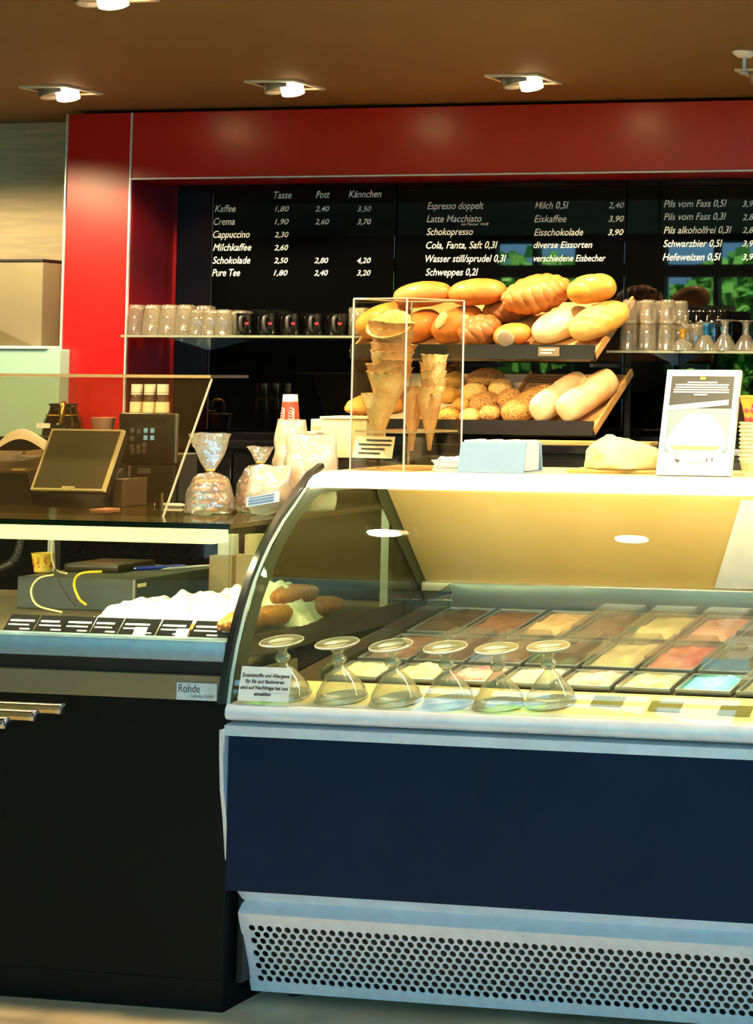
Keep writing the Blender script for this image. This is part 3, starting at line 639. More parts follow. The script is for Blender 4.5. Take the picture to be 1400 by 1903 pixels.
# price card in the case
p0 = PY(655, 850, 4.485); p1 = PY(728, 853, 4.46)
d = (p1 - p0); d.z = 0; w = d.length; d.normalize(); up = (ZV + Vector((-d.y, d.x, 0)) * .2).normalized(); hh = .058
pc = thing('cone_price_card', 'cream price card with text lines low in the front of the cone case', 'price card', tuple(p0))
part('card', slab(B(), [p0, p0 + d * w, p0 + d * w + up * hh, p0 + up * hh], -.0015), M_cream, pc, world=True)
nn = d.cross(up).normalized()
for i, (f0, f1) in enumerate(((.3, .95), (.12, .95), (.2, .8), (.15, .7))):
    ln = B(); b0 = p0 + up * hh * (.78 - i * .2) + nn * .0018
    slab(ln, [b0 + d * w * f0, b0 + d * w * f1, b0 + d * w * f1 + up * .004, b0 + d * w * f0 + up * .004], .0002); part('text_line', ln, M_ink, pc, world=True)
part('stand', box(B(), (p0.x + .07, p0.y, TZ), (p0.x + .076, p0.y + .006, p0.z + .01)), M_acryl, pc, world=True)

# napkin pile, napkin holder, bread bag
M_nap = mat('napkin', 'fbf8ee', .9, nscale=10, bump=.1)
a, b = PY(757, 878, 4.47), PY(850, 872, 4.53)
nb = B()
for i in range(7):
    j = (rnd.uniform(-.006, .006), rnd.uniform(-.006, .006)); box(nb, (-.038 + j[0], -.06 + j[1], i * .0045), (.038 + j[0], .06 + j[1], i * .0045 + .004), .0015)
grid(nb, lambda u, v: ((u - .5) * .084, (v - .5) * .12, .033 + .012 * noise.noise(Vector((u * 3, v * 3, 2)))), 16, 14)
solo('napkin_pile', nb, M_nap, 'loose pile of white napkins between the cone case and napkin holder', 'napkins', ((a.x + b.x) / 2 + .05, 4.535, TZ), (0, 0, .06), smooth=False, angle=40)
a, b = PY(852, 875, 4.47), PY(975, 876, 4.47); zt = PY(900, 822, 4.47).z
nh = thing('napkin_holder', 'pale blue metal napkin holder on the freezer top', 'napkin holder', ((a.x + b.x) / 2, 4.52, TZ))
M_pale = mat('pale_blue_metal', '8fb0d4', .25, .3, nscale=3)
hp = [(4.465, TZ + .001), (4.478, zt), (4.56, zt), (4.57, TZ + .001)]
part('front_plate', slab(B(), [Vector((a.x, 4.463, TZ + .001)), Vector((b.x, 4.463, TZ + .001)), Vector((b.x, 4.478, zt)), Vector((a.x + .002, 4.478, zt))], -.003), M_pale, nh, world=True)
part('back_plate', slab(B(), [Vector((a.x, 4.575, TZ + .001)), Vector((b.x, 4.575, TZ + .001)), Vector((b.x, 4.565, zt)), Vector((a.x, 4.565, zt))], .003), M_pale, nh, world=True)
part('base', box(B(), (a.x, 4.468, TZ), (b.x, 4.572, TZ + .004)), M_pale, nh, world=True)
part('napkins', box(B(), (a.x + .004, 4.482, TZ + .005), (b.x - .004, 4.56, zt - .002), .002), M_nap, nh, world=True)
for i in range(4):
    x = a.x + .02 + i * (b.x - a.x - .04) / 3
    part('napkin_edge', box(B(), (x - .010, 4.478, zt - .0018), (x + .010, 4.563, zt + .005), .002), M_nap, nh, world=True)
M_bag = mat('cream_paper_bag', 'e6d6a2', .8, col2='d3c088', nscale=14, bump=.6, bscale=22)
a = PY(1145, 872, 4.55)
def bagf(u, v):
    an = 2 * PI * u; s = v; R = 1 - .92 * s ** 2.2
    x = .105 * R * math.cos(an) + .0 - .045 * s; y = .07 * R * math.sin(an); z = .088 * s ** .8
    n1 = .016 * fbm((x * 3 + 5, y * 3, z * 4), 5) * (1 - s * .3); return (x + n1, y + n1, max(z + n1 * .8 * (1 if 0 < v < 1 else 0), 0))
bb = B(); vs = grid(bb, bagf, 40, 18, closeu=True); bb.faces.new(vs[-1]); bb.faces.new(vs[0][::-1])
solo('paper_bag', bb, M_bag, 'crumpled cream paper bag lying left of the framed poster', 'bag', (a.x + .01, 4.60, TZ + .012), smooth=True)
solo('cutting_board', box(B(), (-.19, -.07, 0), (.19, .075, .010), .003), mat('beige_board_wood', 'c9a25c', .5, nscale=5, stretch=(1, 8, 8)), 'flat wooden board under the crumpled paper bag', 'board', (a.x + .055, 4.61, TZ), angle=40)

# framed poster (its cartoon picture replaced by a plain scoop of ice cream)
yb = 4.47; bl, br = PY(1219, 885, yb), PY(1358, 885, yb); bl.z = br.z = TZ + .003
tl_ = PX(1241, 687, bl.x); lean = tl_ - bl; up = lean.normalized(); hh = lean.length; ww = br.x - bl.x
pt = thing('framed_poster', 'white framed poster leaning back on the freezer top at the right', 'poster', tuple((bl + br) / 2))
nn = XV.cross(up).normalized()                                        # towards the viewer
def pq(u, v, n=0): return bl + XV * ww * u + up * hh * v + nn * n
def plate(bm, u0, v0, u1, v1, n, th=.0006): return slab(bm, [pq(u0, v0, n), pq(u1, v0, n), pq(u1, v1, n), pq(u0, v1, n)], th)
part('frame', slab(B(), [pq(0, 0), pq(1, 0), pq(1, 1), pq(0, 1)], -.012), mat('white_frame', 'fbfaf6', .35), pt, world=True)
part('print', plate(B(), .075, .22, .925, .94, .0005), mat('poster_slate', '3e3a34', .5, nscale=3, col2='4c5052'), pt, world=True)
part('print_panel', plate(B(), .075, .22, .925, .63, .0012), mat('poster_blue_grey', '7f95a4', .5, nscale=2, col2='98a8b2'), pt, world=True)
for i, (u0, u1) in enumerate(((.30, .70), (.14, .86), (.14, .85), (.12, .87), (.12, .87), (.40, .58))): part('text_line', plate(B(), u0, .872 - i * .0235, u1, .885 - i * .0235, .0016), M_paper, pt, world=True)
part('emblem', plate(B(), .465, .905, .535, .93, .0016), mat('emblem_gold', 'd8b648', .5), pt, world=True)
part('banner', slab(B(), [pq(.03, .60, .002), pq(.88, .665, .002), pq(.88, .715, .002), pq(.03, .65, .002)], .0006), M_paper, pt, world=True)
for i in range(8):
    u = .06 + i * .1; part('banner_box', slab(B(), [pq(u, .612 + i * .0076, .0028), pq(u + .085, .618 + i * .0076, .0028), pq(u + .085, .646 + i * .0076, .0028), pq(u, .64 + i * .0076, .0028)], .0003), mat('banner_pale', 'f3dccb', .6), pt, world=True)
def disc(bm, u, v, r, n, sq=1.0, th=.0004, seg=28):
    c = pq(u, v, n); a = [bm.verts.new(c + XV * r * math.cos(2 * PI * k / seg) + up * r * sq * math.sin(2 * PI * k / seg)) for k in range(seg)]; bm.faces.new(a)
    return bm
M_wh = mat('poster_white', 'fefdf8', .5)
sc_ = B()
for kk_, (u, v, r) in enumerate(((.5, .40, .05), (.34, .36, .04), (.66, .36, .04), (.42, .45, .036), (.58, .45, .036), (.22, .30, .026), (.78, .30, .026), (.5, .31, .055))): disc(sc_, u, v, r, .0022 + kk_ * .00012)
part('scoop_picture', sc_, M_wh, pt, world=True)
part('scoop_dish', slab(B(), [pq(.22, .235, .0036), pq(.78, .235, .0036), pq(.86, .275, .0036), pq(.14, .275, .0036)], .0003), mat('poster_tan', 'c9a680', .6), pt, world=True)
for u in (.275, .70):
    rg = B(); c = pq(u, .145, .001); n = 30
    o1 = [rg.verts.new(c + (XV * math.cos(2 * PI * k / n) + up * math.sin(2 * PI * k / n)) * .0155) for k in range(n)]; o2 = [rg.verts.new(c + (XV * math.cos(2 * PI * k / n) + up * math.sin(2 * PI * k / n)) * .0150) for k in range(n)]
    for k in range(n): rg.faces.new((o1[k], o1[(k + 1) % n], o2[(k + 1) % n], o2[k]))
    part('round_symbol', rg, mat('grey_print', '8a8884', .6), pt, world=True)
part('symbol_mark', slab(B(), [pq(.25, .125, .0014), pq(.285, .12, .0014), pq(.31, .14, .0014), pq(.235, .158, .0014)], .0003), mat('dark_print', '4a4a4a', .6), pt, world=True)
for u in (.665, .735): part('symbol_mark', slab(B(), [pq(u - .003, .12, .0014), pq(u + .003, .12, .0014), pq(u + .012, .165, .0014), pq(u - .012, .165, .0014)], .0003), MATS['dark_print'], pt, world=True)
for v in (.075, .05): part('text_line', plate(B(), .09, v, .88, v + .002, .0012), MATS['grey_print'], pt, world=True)
part('strut', slab(B(), [pq(.4, .02, -.014), pq(.6, .02, -.014), Vector((pq(.6, .5).x, pq(.5, .5).y + .02, pq(.5, .5).z)), Vector((pq(.4, .5).x, pq(.5, .5).y + .02, pq(.5, .5).z))], -.003), M_dark, pt, world=True)

# stack of printed ice cream cups at the right edge
c0 = PY(1404, 880, 4.53); rim = scale_at(c0) * 31
src = None
M_cup = mat('printed_cup', 'efe6c2', .5, col2='e2d49a', nscale=60); M_band2 = mat('green_print', '8fae6a', .5, nscale=30, col2='d8d0a0')
for i in range(10):
    z = TZ + i * .0103
    lab = 'printed paper ice cream cup in the stack at the right edge of the freezer'
    if src is None:
        src = thing('ice_cream_cup', lab, 'paper cup', (c0.x, 4.53, z), group='stacked printed ice cream cups')
        part('cup', lathe(B(), [(rim * .72, 0), (rim * .93, .042), (rim, .043), (rim, .0465), (rim * .97, .047), (rim * .925, .043), (rim * .715, .004), (0, .003)], 30), M_cup, src, angle=40)
        part('green_band', lathe(B(), [(rim * .80, .014), (rim * .905, .036), (rim * .907, .036), (rim * .802, .014)], 30), M_band2, src)
    else: dup(src, (c0.x + rnd.uniform(-.001, .001), 4.53, z), (0, 0, rnd.random() * 6), lab)
tc_ = thing('fruit_cup', 'paper cup printed with red berries standing on the cup stack', 'paper cup', (c0.x, 4.53, TZ + 9 * .0103 + .0475))
part('cup', lathe(B(), [(rim * .62, 0), (rim * .95, .062), (rim, .063), (rim, .067), (rim * .92, .063), (rim * .60, .003), (0, .003)], 30), mat('orange_edge_print', 'e8b040', .5), tc_, angle=40)
for k in range(26):
    an = k * 2.4; z = .006 + (k % 5) * .0115; rr_ = rim * (.62 + .33 * z / .062)
    part('berry_print', lathe(B(), [(.0075, 0), (.005, .0011), (0, .0014)], 10, (rr_ * math.cos(an), rr_ * math.sin(an), z), Vector((math.cos(an), math.sin(an), -.2)).to_track_quat('Z', 'Y').to_matrix()), mat('berry_red', 'c8242e', .4, col2='e86a70', nscale=90), tc_)
# ------------------------------------------------------------------ bread rack on the back counter
M_tray = mat('black_tray', '15110e', .3)
M_wood = mat('tray_wood', 'd2a468', .5, nscale=4, stretch=(10, 1, 10), col2='bd8c50')
M_parch = mat('parchment', 'f3e9cc', .8)
RY = 5.75
def fx(px_, Y=RY): return PY(px_, 640, Y).x
RX0, RX1 = PY(652, 640, RY).x, PY(1106, 640, RY).x
uz, lz = 1.588, 1.335
slope = math.radians(33); ca_, sa_ = math.cos(slope), math.sin(slope)
rk = thing('bread_rack', 'two-tier bread rack with sloping trays on the back counter', 'rack', ((RX0 + RX1) / 2, 5.95, 1.30))
def rk_tray(z, length, wood):
    o = Vector((0, RY, z)); v = Vector((0, ca_, sa_)); n = Vector((0, -sa_, ca_))
    a = o + v * .01 + n * -.004
    t = part('tray', slab(B(), [Vector((RX0, a.y, a.z)), Vector((RX1, a.y, a.z)), Vector((RX1, *(a + v * length).yz)), Vector((RX0, *(a + v * length).yz))], -.008), wood, rk, world=True)
    part('front_lip', prism(B(), [(RY - .006, z - .004), (RY - .002, z + .044), (RY + .004, z + .044), (RY + .010, z - .002), (RY + .014, z - .012)], RX0, RX1), M_tray, t, world=True)
    for x in (RX0, RX1): part('side_rim', slab(B(), [Vector((x - .004, a.y, a.z)), Vector((x + .004, a.y, a.z)), Vector((x + .004, *(a + v * length).yz)), Vector((x - .004, *(a + v * length).yz))], .024), M_wood, t, world=True)
    return o, v, n
uo, uv_, un = rk_tray(uz, .36, M_wood); lo_, lv, ln_ = rk_tray(lz, .36, M_wood)
xd = PY(975, 700, 6.0).x
part('parchment', slab(B(), [Vector((RX0 + .006, *(lo_ + lv * .03 + ln_ * .002).yz)), Vector((xd, *(lo_ + lv * .03 + ln_ * .002).yz)), Vector((xd, *(lo_ + lv * .355 + ln_ * .002).yz)), Vector((RX0 + .006, *(lo_ + lv * .355 + ln_ * .002).yz))], .001), M_parch, rk, world=True)
part('divider', slab(B(), [Vector((xd, *(lo_ + lv * .015).yz)), Vector((xd + .005, *(lo_ + lv * .015).yz)), Vector((xd + .005, *(lo_ + lv * .36).yz)), Vector((xd, *(lo_ + lv * .36).yz))], .016), M_wood, rk, world=True)
for k in range(4):
    q = .355 - k * .018; part('groove', slab(B(), [Vector((xd + .02, *(lo_ + lv * (q - .012) + ln_ * .0005).yz)), Vector((RX1 - .03, *(lo_ + lv * (q - .012) + ln_ * .0005).yz)), Vector((RX1 - .03, *(lo_ + lv * (q - .008) + ln_ * .0005).yz)), Vector((xd + .02, *(lo_ + lv * (q - .008) + ln_ * .0005).yz))], .0008), mat('groove_dark', '8a6234', .6), rk, world=True)
tg = part('tray_label', box(B(), (PY(1003, 650, RY).x, RY - .009, uz + .006), (PY(1042, 650, RY).x, RY - .006, uz + .036)), mat('label_tan', '8a7a5c', .5), rk, world=True)
for z0 in (.014, .024): part('text_line', box(B(), (PY(1008, 650, RY).x, RY - .0098, uz + z0), (PY(1034 if z0 > .02 else 1028, 650, RY).x, RY - .0088, uz + z0 + .005)), M_paper, tg, world=True)
for x in (RX0 + .02, RX1 - .02):
    part('post', box(B(), (x - .008, 6.06, 1.30), (x + .008, 6.076, 1.80)), M_dark, rk, world=True)
    part('bracket', box(B(), (x - .006, RY + .02, lz - .030), (x + .006, 6.06, lz - .018)), M_dark, rk, world=True)
    part('bracket', box(B(), (x - .006, RY + .02, uz - .030), (x + .006, 6.06, uz - .018)), M_dark, rk, world=True)
    part('leg', box(B(), (x - .008, RY + .02, 1.30), (x + .008, RY + .036, lz - .018)), M_dark, rk, world=True)
pl = PY(970, 828, 5.70)
solo('wood_plank', box(B(), (-.22, -.02, 0), (.30, .05, .014), .002), M_plank, 'beige plank lying on the back counter edge under the bread rack', 'plank', (PY(1050, 828, 5.70).x, 5.715, 1.30))

def crust(name, a, b, c='f0c878', ns=9): return mat(name, a, .55, col2=b, nscale=ns, bump=.35, bscale=50, lo=.3, hi=.7, coat=.15)
C_or = crust('crust_orange', 'd4822c', 'b05e18'); C_gold = crust('crust_gold', 'e2a23c', 'c47a22'); C_brown = crust('crust_brown', 'a86428', '7e4414')
C_pale = crust('crust_pale', 'ecc06a', 'e0a03c'); C_white = crust('crust_white', 'f2dca4', 'e2b65e'); C_seed = mat('seeded_crust', 'd09a50', .75, col2='8e5c24', nscale=190, bump=.9, bscale=160, lo=.45, hi=.6)
C_seedp = mat('pale_seeded_crust', 'e6bc6c', .75, col2='b87e36', nscale=200, bump=.9, bscale=160, lo=.47, hi=.62); M_cut = mat('flour_cut', 'f0dcae', .85, col2='dfc084', nscale=25, bump=.2)
M_slash = mat('pale_slash', 'eec886', .8, col2='d8a85c', nscale=30, bump=.3)
def loaf_bm(L, Wd, H, seed, slashes=0, p=2.3, sang=.9, depth=.1):
    bm = B(); nu, nv = 72, 40
    def f(u, v):
        a = 2 * PI * v; s = -1 + 2 * u; s = math.sin(s * PI / 2)                        # denser at the ends
        prof = max(1 - abs(s) ** p, 0) ** (1 / p)
        x = s * L / 2; y = prof * Wd / 2 * math.cos(a); z = prof * H / 2 * math.sin(a)
        g = 0
        if slashes and math.sin(a) > -.1:
            ph = (x / L + y * sang / L + .5) * slashes; w = abs((ph % 1) - .5) * 2
            g = -depth * H * math.exp(-((w) / .22) ** 2) * min(1, prof * 1.3) * max(0, math.sin(a)) + .05 * H * math.sin(a) * prof
        r = 1 + .05 * fbm((x + seed, y, z), 9) + .012 * fbm((x, y + seed, z), 60)
        z = z * r + (g if math.sin(a) > 0 else 0)
        if z < -.34 * H: z = -.34 * H + (z + .34 * H) * .15
        return (x * (1 + .02 * noise.noise(Vector((y * 20, z * 20, seed)))), y * r, z + .34 * H)
    vs = grid(bm, lambda v, u: f(u, v), nv, nu, closeu=True); bmesh.ops.remove_doubles(bm, verts=bm.verts, dist=1e-5); return bm
def braid_bm(L, Wd, H, seed, n=2.6, rk=.42):
    bm = B()
    for k in range(3):
        pts = []; N = 60
        for i in range(N + 1):
            t = i / N; ph = 2 * PI * (n * t) + 2 * PI * k / 3; env = max(math.sin(PI * (.06 + .88 * t)), .05) ** .6
            pts.append(((t - .5) * L * .92, Wd * .27 * env * math.sin(ph), H * .42 + H * .2 * env * math.sin(2 * ph)))
        tube(bm, pts, 1, 14, lambda q: (rk * H) * max(math.sin(PI * (.05 + .9 * q)), .1) ** .55 * (1 + .06 * math.sin(q * 50 + seed)))
    return bm
def bun_bm(R, H, seed, el=1.0, split=0):
    bm = B()
    def f(v, u):
        a = 2 * PI * v; th = PI * u; x = math.sin(th) * math.cos(a); y = math.sin(th) * math.sin(a); z = math.cos(th)
        r = 1 + .07 * fbm((x + seed, y, z), 1.6)
        zz = z * H * .62 if z > 0 else z * H * .38
        if split and z > 0: zz -= H * .16 * math.exp(-(y / .16) ** 2) * z
        return (x * R * el * r, y * R * r, zz * r + H * .38)
    grid(bm, f, 36, 24, closeu=True); bmesh.ops.remove_doubles(bm, verts=bm.verts, dist=1e-5); return bm
def on_tray(px_, py_, o, n, h):
    """the point on the tray under what is seen at a photograph pixel, h above the tray"""
    P = PP(px_, py_, o + n * h, n); return P - n * h
NUDGE = {'golden loaf at the left end of the upper tray, seen through the cone case': (-0.0081, 0.0018, 0.0212),
         'orange loaf behind the waffle cones on the upper tray': (-0.0417, 0.0011, 0.0007),
         'orange-brown loaf with a pale oval cut on its front end': (-0.0171, 0.0077, 0.0050),
         'orange loaf lying on top at the left of the upper tray': (-0.0209, -0.0047, 0.0107),
         'orange loaf lying on top beside the plaited loaves': (0.0226, -0.0050, 0.0082),
         'short loaf with a grey cut end at the front lip of the upper tray': (0.0031, -0.0295, 0.0018),
         'pale smooth loaf standing upright on the upper tray': (0.0171, 0.0142, 0.0092),
         'pale slashed loaf at the right end of the upper tray': (0.0399, -0.0038, 0.0195),
         'shiny golden loaf lying on top at the right end of the upper tray': (0.0008, -0.0031, 0.0277),
         'large seeded loaf beside the divider on the lower tray': (0.0114, -0.0023, -0.0015),
         'white tin loaf in the middle of the wooden lower tray': (-0.0085, 0.0064, 0.0280),
         'white tin loaf at the right end of the lower tray': (-0.0052, 0.0069, 0.0302),
         'long seeded roll at the top edge of the lower tray': (-0.0010, 0.0088, 0.0057),
         'plain round roll below the upper plain one on the lower tray': (-0.0061, -0.0015, -0.0010),
         'round seeded roll in the middle of the roll heap': (0.0037, -0.0020, -0.0013),
         'round seeded roll beside the tray divider': (0.0019, 0.0019, 0.0012),
         'dark seeded roll lying above the front rolls': (-0.0058, 0.0007, 0.0005),
         'dark seeded roll touching the big seeded loaf': (0.0024, 0.0114, 0.0208),
         'seeded roll at the front lip, nearest the cone case': (-0.0035, -0.0012, -0.0008),
         'seeded roll at the front lip, second from the cone case': (-0.0037, -0.0027, -0.0017),
         'dark seeded roll at the front lip before the seeded loaf': (-0.0039, -0.0041, 0.0107),
         'small pale roll half hidden behind the front rolls': (-0.0141, -0.0033, -0.0022),
         'flat golden pastry at the left end of the lower tray': (0.0033, -0.0013, 0.0173),
         'golden roll behind the slim waffle cone on the lower tray': (0.0195, 0.0058, 0.0038),
         'dark plaited loaf leaning behind the larger plaited loaf': (0.0100, 0.0324, 0.0229),
         'large shiny plaited loaf in the middle of the upper tray': (0.0045, -0.0124, 0.0354),
         'small brown plaited loaf at the front lip of the upper tray': (-0.0126, -0.0232, 0.0030)}          # small shifts so that neighbouring loaves touch without sinking into each other
def place(bm, m, name, label, cat, px_, py_, o, v, n, h, yaw, group=None, lift=.004, roll=0):
    P = on_tray(px_, py_, o, n, h) + n * lift + Vector(NUDGE.get(label, (0, 0, 0)))
    R = Matrix((XV, v, n)).transposed() @ Matrix.Rotation(yaw, 3, 'Z') @ Matrix.Rotation(roll, 3, 'X')
    return solo(name, bm, m, label, cat, tuple(P), R.to_euler(), group, smooth=True)
GU, GL_ = 'loaves on the upper bread tray', 'rolls and loaves on the lower bread tray'
up_ = (uo, uv_, un); lw_ = (lo_, lv, ln_)
S = 6.3 / FPX
place(loaf_bm(.19, .125, .105, 1, 0), C_gold, 'bread_loaf', 'golden loaf at the left end of the upper tray, seen through the cone case', 'bread', 716, 604, *up_, .045, .75, GU)
place(loaf_bm(.15, .11, .10, 2, 0), C_or, 'bread_loaf', 'orange loaf behind the waffle cones on the upper tray', 'bread', 802, 602, *up_, .045, 1.1, GU)
l5 = place(loaf_bm(.185, .125, .105, 3, 0), C_or, 'bread_loaf', 'orange-brown loaf with a pale oval cut on its front end', 'bread', 857, 602, *up_, .045, .95, GU)
cut = lathe(B(), [(.034, 0), (.028, .004), (.014, .006), (0, .0065)], 24); cut.transform(Matrix.Scale(.7, 4, (0, 1, 0)))
o = bpy.data.objects.new('cut', finish(cut, 'cut', M_cut, True)); COL.objects.link(o); o.parent = l5; o.location = (-.058, -.012, .082); o.rotation_euler = (.15, -.75, 0)
L1 = place(loaf_bm(.20, .10, .088, 4, 0), C_or, 'bread_loaf', 'orange loaf lying on top at the left of the upper tray', 'bread', 797, 551, *up_, .12, .2, GU, lift=.085)
L2 = place(loaf_bm(.20, .105, .09, 5, 0), C_or, 'bread_loaf', 'orange loaf lying on top beside the plaited loaves', 'bread', 878, 548, *up_, .12, .12, GU, lift=.09)
place(braid_bm(.20, .13, .085, 1), C_brown, 'plaited_loaf', 'dark plaited loaf leaning behind the larger plaited loaf', 'bread', 935, 572, *up_, .06, .95, GU, lift=.012)
place(braid_bm(.23, .15, .095, 2), crust('crust_plait', 'c88038', '9a5418'), 'plaited_loaf', 'large shiny plaited loaf in the middle of the upper tray', 'bread', 998, 566, *up_, .085, .5, GU, lift=.045)
place(braid_bm(.14, .11, .075, 3, 1.8), C_brown, 'plaited_loaf', 'small brown plaited loaf at the front lip of the upper tray', 'bread', 905, 616, *up_, .035, .75, GU)
cr = place(loaf_bm(.125, .095, .07, 6, 0), C_or, 'bread_loaf', 'short loaf with a grey cut end at the front lip of the upper tray', 'bread', 958, 622, *up_, .03, .25, GU)
cut = lathe(B(), [(.03, 0), (.024, .003), (0, .004)], 22); o = bpy.data.objects.new('cut', finish(cut, 'cut', mat('grey_crumb', 'a89478', .85, bump=.3), True)); COL.objects.link(o); o.parent = cr; o.location = (-.012, -.046, .036); o.rotation_euler = (1.35, 0, 0)
place(loaf_bm(.21, .125, .10, 7, 0), C_white, 'bread_loaf', 'pale smooth loaf standing upright on the upper tray', 'bread', 1030, 604, *up_, .045, .85, GU)
place(loaf_bm(.215, .125, .10, 8, 4, depth=.12), C_pale, 'bread_loaf', 'pale slashed loaf at the right end of the upper tray', 'bread', 1093, 604, *up_, .045, .9, GU)
place(loaf_bm(.165, .105, .095, 9, 2, depth=.06), C_gold, 'bread_loaf', 'shiny golden loaf lying on top at the right end of the upper tray', 'bread', 1100, 552, *up_, .12, .35, GU, lift=.085)
# lower tray
def roll(px_, py_, R, H, m, label, seed, el=1.0, yaw=0, split=0, lift=.004):
    return place(bun_bm(R, H, seed, el, split), m, 'bread_roll', label, 'bread roll', px_, py_, *lw_, H * .45, yaw, GL_, lift)
roll(900, 706, .045, .05, C_seed, 'long seeded roll at the top edge of the lower tray', 1, 1.5, .1)
roll(845, 708, .036, .05, C_pale, 'plain round roll at the top left of the lower tray', 2)
roll(838, 735, .036, .05, C_pale, 'plain round roll below the upper plain one on the lower tray', 3)
roll(880, 728, .042, .05, C_seedp, 'round seeded roll in the middle of the roll heap', 4, 1.1, .2)
roll(930, 722, .040, .05, C_seedp, 'round seeded roll beside the tray divider', 5, 1.1)
roll(903, 748, .046, .05, C_seed, 'dark seeded roll lying above the front rolls', 6, 1.15, .3)
roll(943, 752, .040, .05, C_seed, 'dark seeded roll touching the big seeded loaf', 7, 1.1, .8)
roll(837, 772, .037, .046, C_seedp, 'seeded roll at the front lip, nearest the cone case', 8, 1.1)
roll(877, 773, .036, .046, C_seedp, 'seeded roll at the front lip, second from the cone case', 9, 1.05)
roll(915, 774, .036, .046, C_seed, 'dark seeded roll at the front lip before the seeded loaf', 10, 1.05)
roll(865, 752, .03, .04, C_pale, 'small pale roll half hidden behind the front rolls', 14)
roll(800, 728, .034, .048, C_pale, 'plain roll seen between the waffle cones and case edge', 15)
roll(676, 763, .05, .05, C_gold, 'flat golden pastry at the left end of the lower tray', 11, 1.3, .2)
roll(725, 755, .04, .045, C_gold, 'golden roll behind the slim waffle cone on the lower tray', 12, 1.1)
place(loaf_bm(.20, .10, .085, 11, 3, p=3, depth=.10), C_seed, 'bread_loaf', 'large seeded loaf beside the divider on the lower tray', 'bread', 978, 748, *lw_, .04, .95, GL_)
place(loaf_bm(.225, .085, .10, 12, 1, p=4.5, sang=.2, depth=.05), crust('crust_tin', 'f6e6b8', 'd8964a', ns=7), 'bread_loaf', 'white tin loaf in the middle of the wooden lower tray', 'bread', 1042, 750, *lw_, .045, 1.12, GL_)
place(loaf_bm(.235, .09, .105, 13, 1, p=4.5, sang=.2, depth=.05), crust('crust_tin', 'f6e6b8', 'd8964a', ns=7), 'bread_loaf', 'white tin loaf at the right end of the lower tray', 'bread', 1093, 750, *lw_, .045, 1.12, GL_)

# ------------------------------------------------------------------ glass shelves with glasses and mugs
M_shelf = glass('shelf_glass', 'dcebe0', .12, .03, haze=.05, hazecol='cfe0d0')
M_shelfedge = mat('shelf_edge', '8e9480', .2)
def shelf(name_label, x0, x1, z, y0=5.95):
    t = thing('glass_shelf', name_label, 'shelf', ((x0 + x1) / 2, YB - .03, z))
    part('pane', box(B(), (x0, y0, z - .008), (x1, YB - .022, z)), M_shelf, t, world=True)
    part('front_edge', box(B(), (x0, y0 - .002, z - .008), (x1, y0 - .0002, z)), M_shelfedge, t, world=True)
    n = max(2, int((x1 - x0) / .7) + 1)
    for i in range(n):
        x = x0 + .12 + (x1 - x0 - .24) * i / (n - 1)
        part('bracket', prism(B(), [(6.05, z - .0085), (YB - .022, z - .0085), (YB - .022, z - .05)], x - .004, x + .004), M_alu, t, world=True)
    return t
SZ = PY(400, 623, 5.95).z; SZR = PY(1300, 652, 5.95).z; EPS = .0006
shelf('long glass shelf with tumblers and mugs under the Kaffee list', -4.545, RX0 - .03, SZ)
shelf('glass shelf with stacked tumblers right of the bread rack', PY(1128, 650, 5.95).x, .75, SZR)
M_tum = glass('tumbler_glass', 'f8f6ee', .12, .05, edge=.95, power=2.2, haze=.09, hazecol='fff4dc')
def tumbler_bm(r0, r1, h):
    """upside down: mouth (r0) on the shelf, thick foot (r1) on top"""
    return lathe(B(), [(r0, 0), (r0 - .001, .004), ((r0 + r1) / 2 + .001, h * .5), (r1 + .001, h - .008), (r1 - .002, h), (r1 * .6, h - .001), (0, h - .003)], 24)
def foot_bm(r1, h): return lathe(B(), [(0, h - .016), (r1 * .9, h - .016), (r1 * .95, h - .006), (0, h - .0045)], 20)
def glass_thing(name, r0, r1, h, label, loc, group):
    t = thing(name, label, 'glass', loc, group=group)
    part('bowl', tumbler_bm(r0, r1, h), M_tum, t, smooth=True); part('base', foot_bm(r1, h), M_tum, t, smooth=True); return t
src = None
for j, (y, dx) in enumerate(((5.995, 0), (6.075, .03), (6.155, .0))):
    n = 4
    for i in range(n):
        a = PY(255 + i * 30, 600, 5.995).x + dx + j * -.012; lab = 'tall clear tumbler standing upside down at the left end of the left shelf'
        loc = (a, y, SZ + EPS)
        if src is None: src = glass_thing('tumbler', .036, .027, .110, lab, loc, 'upturned tall tumblers on the left shelf')
        else: dup(src, loc, label=lab)
src = None
for j, (y, dx) in enumerate(((5.99, 0), (6.065, .02), (6.14, .0))):
    for i in range(3):
        loc = (PY(369 + i * 24, 600, 5.99).x + dx - j * .01, y, SZ + EPS); lab = 'short clear glass standing upside down between tall tumblers and black mugs'
        if src is None: src = glass_thing('short_glass', .032, .027, .092, lab, loc, 'upturned short glasses on the left shelf')
        else: dup(src, loc, label=lab)
M_mug = mat('black_glaze', '0a0a0b', .1, coat=.5); M_logo = mat('red_logo', 'd8282c', .4); M_hand = mat('grey_glaze', '4a4a48', .25)
src = None
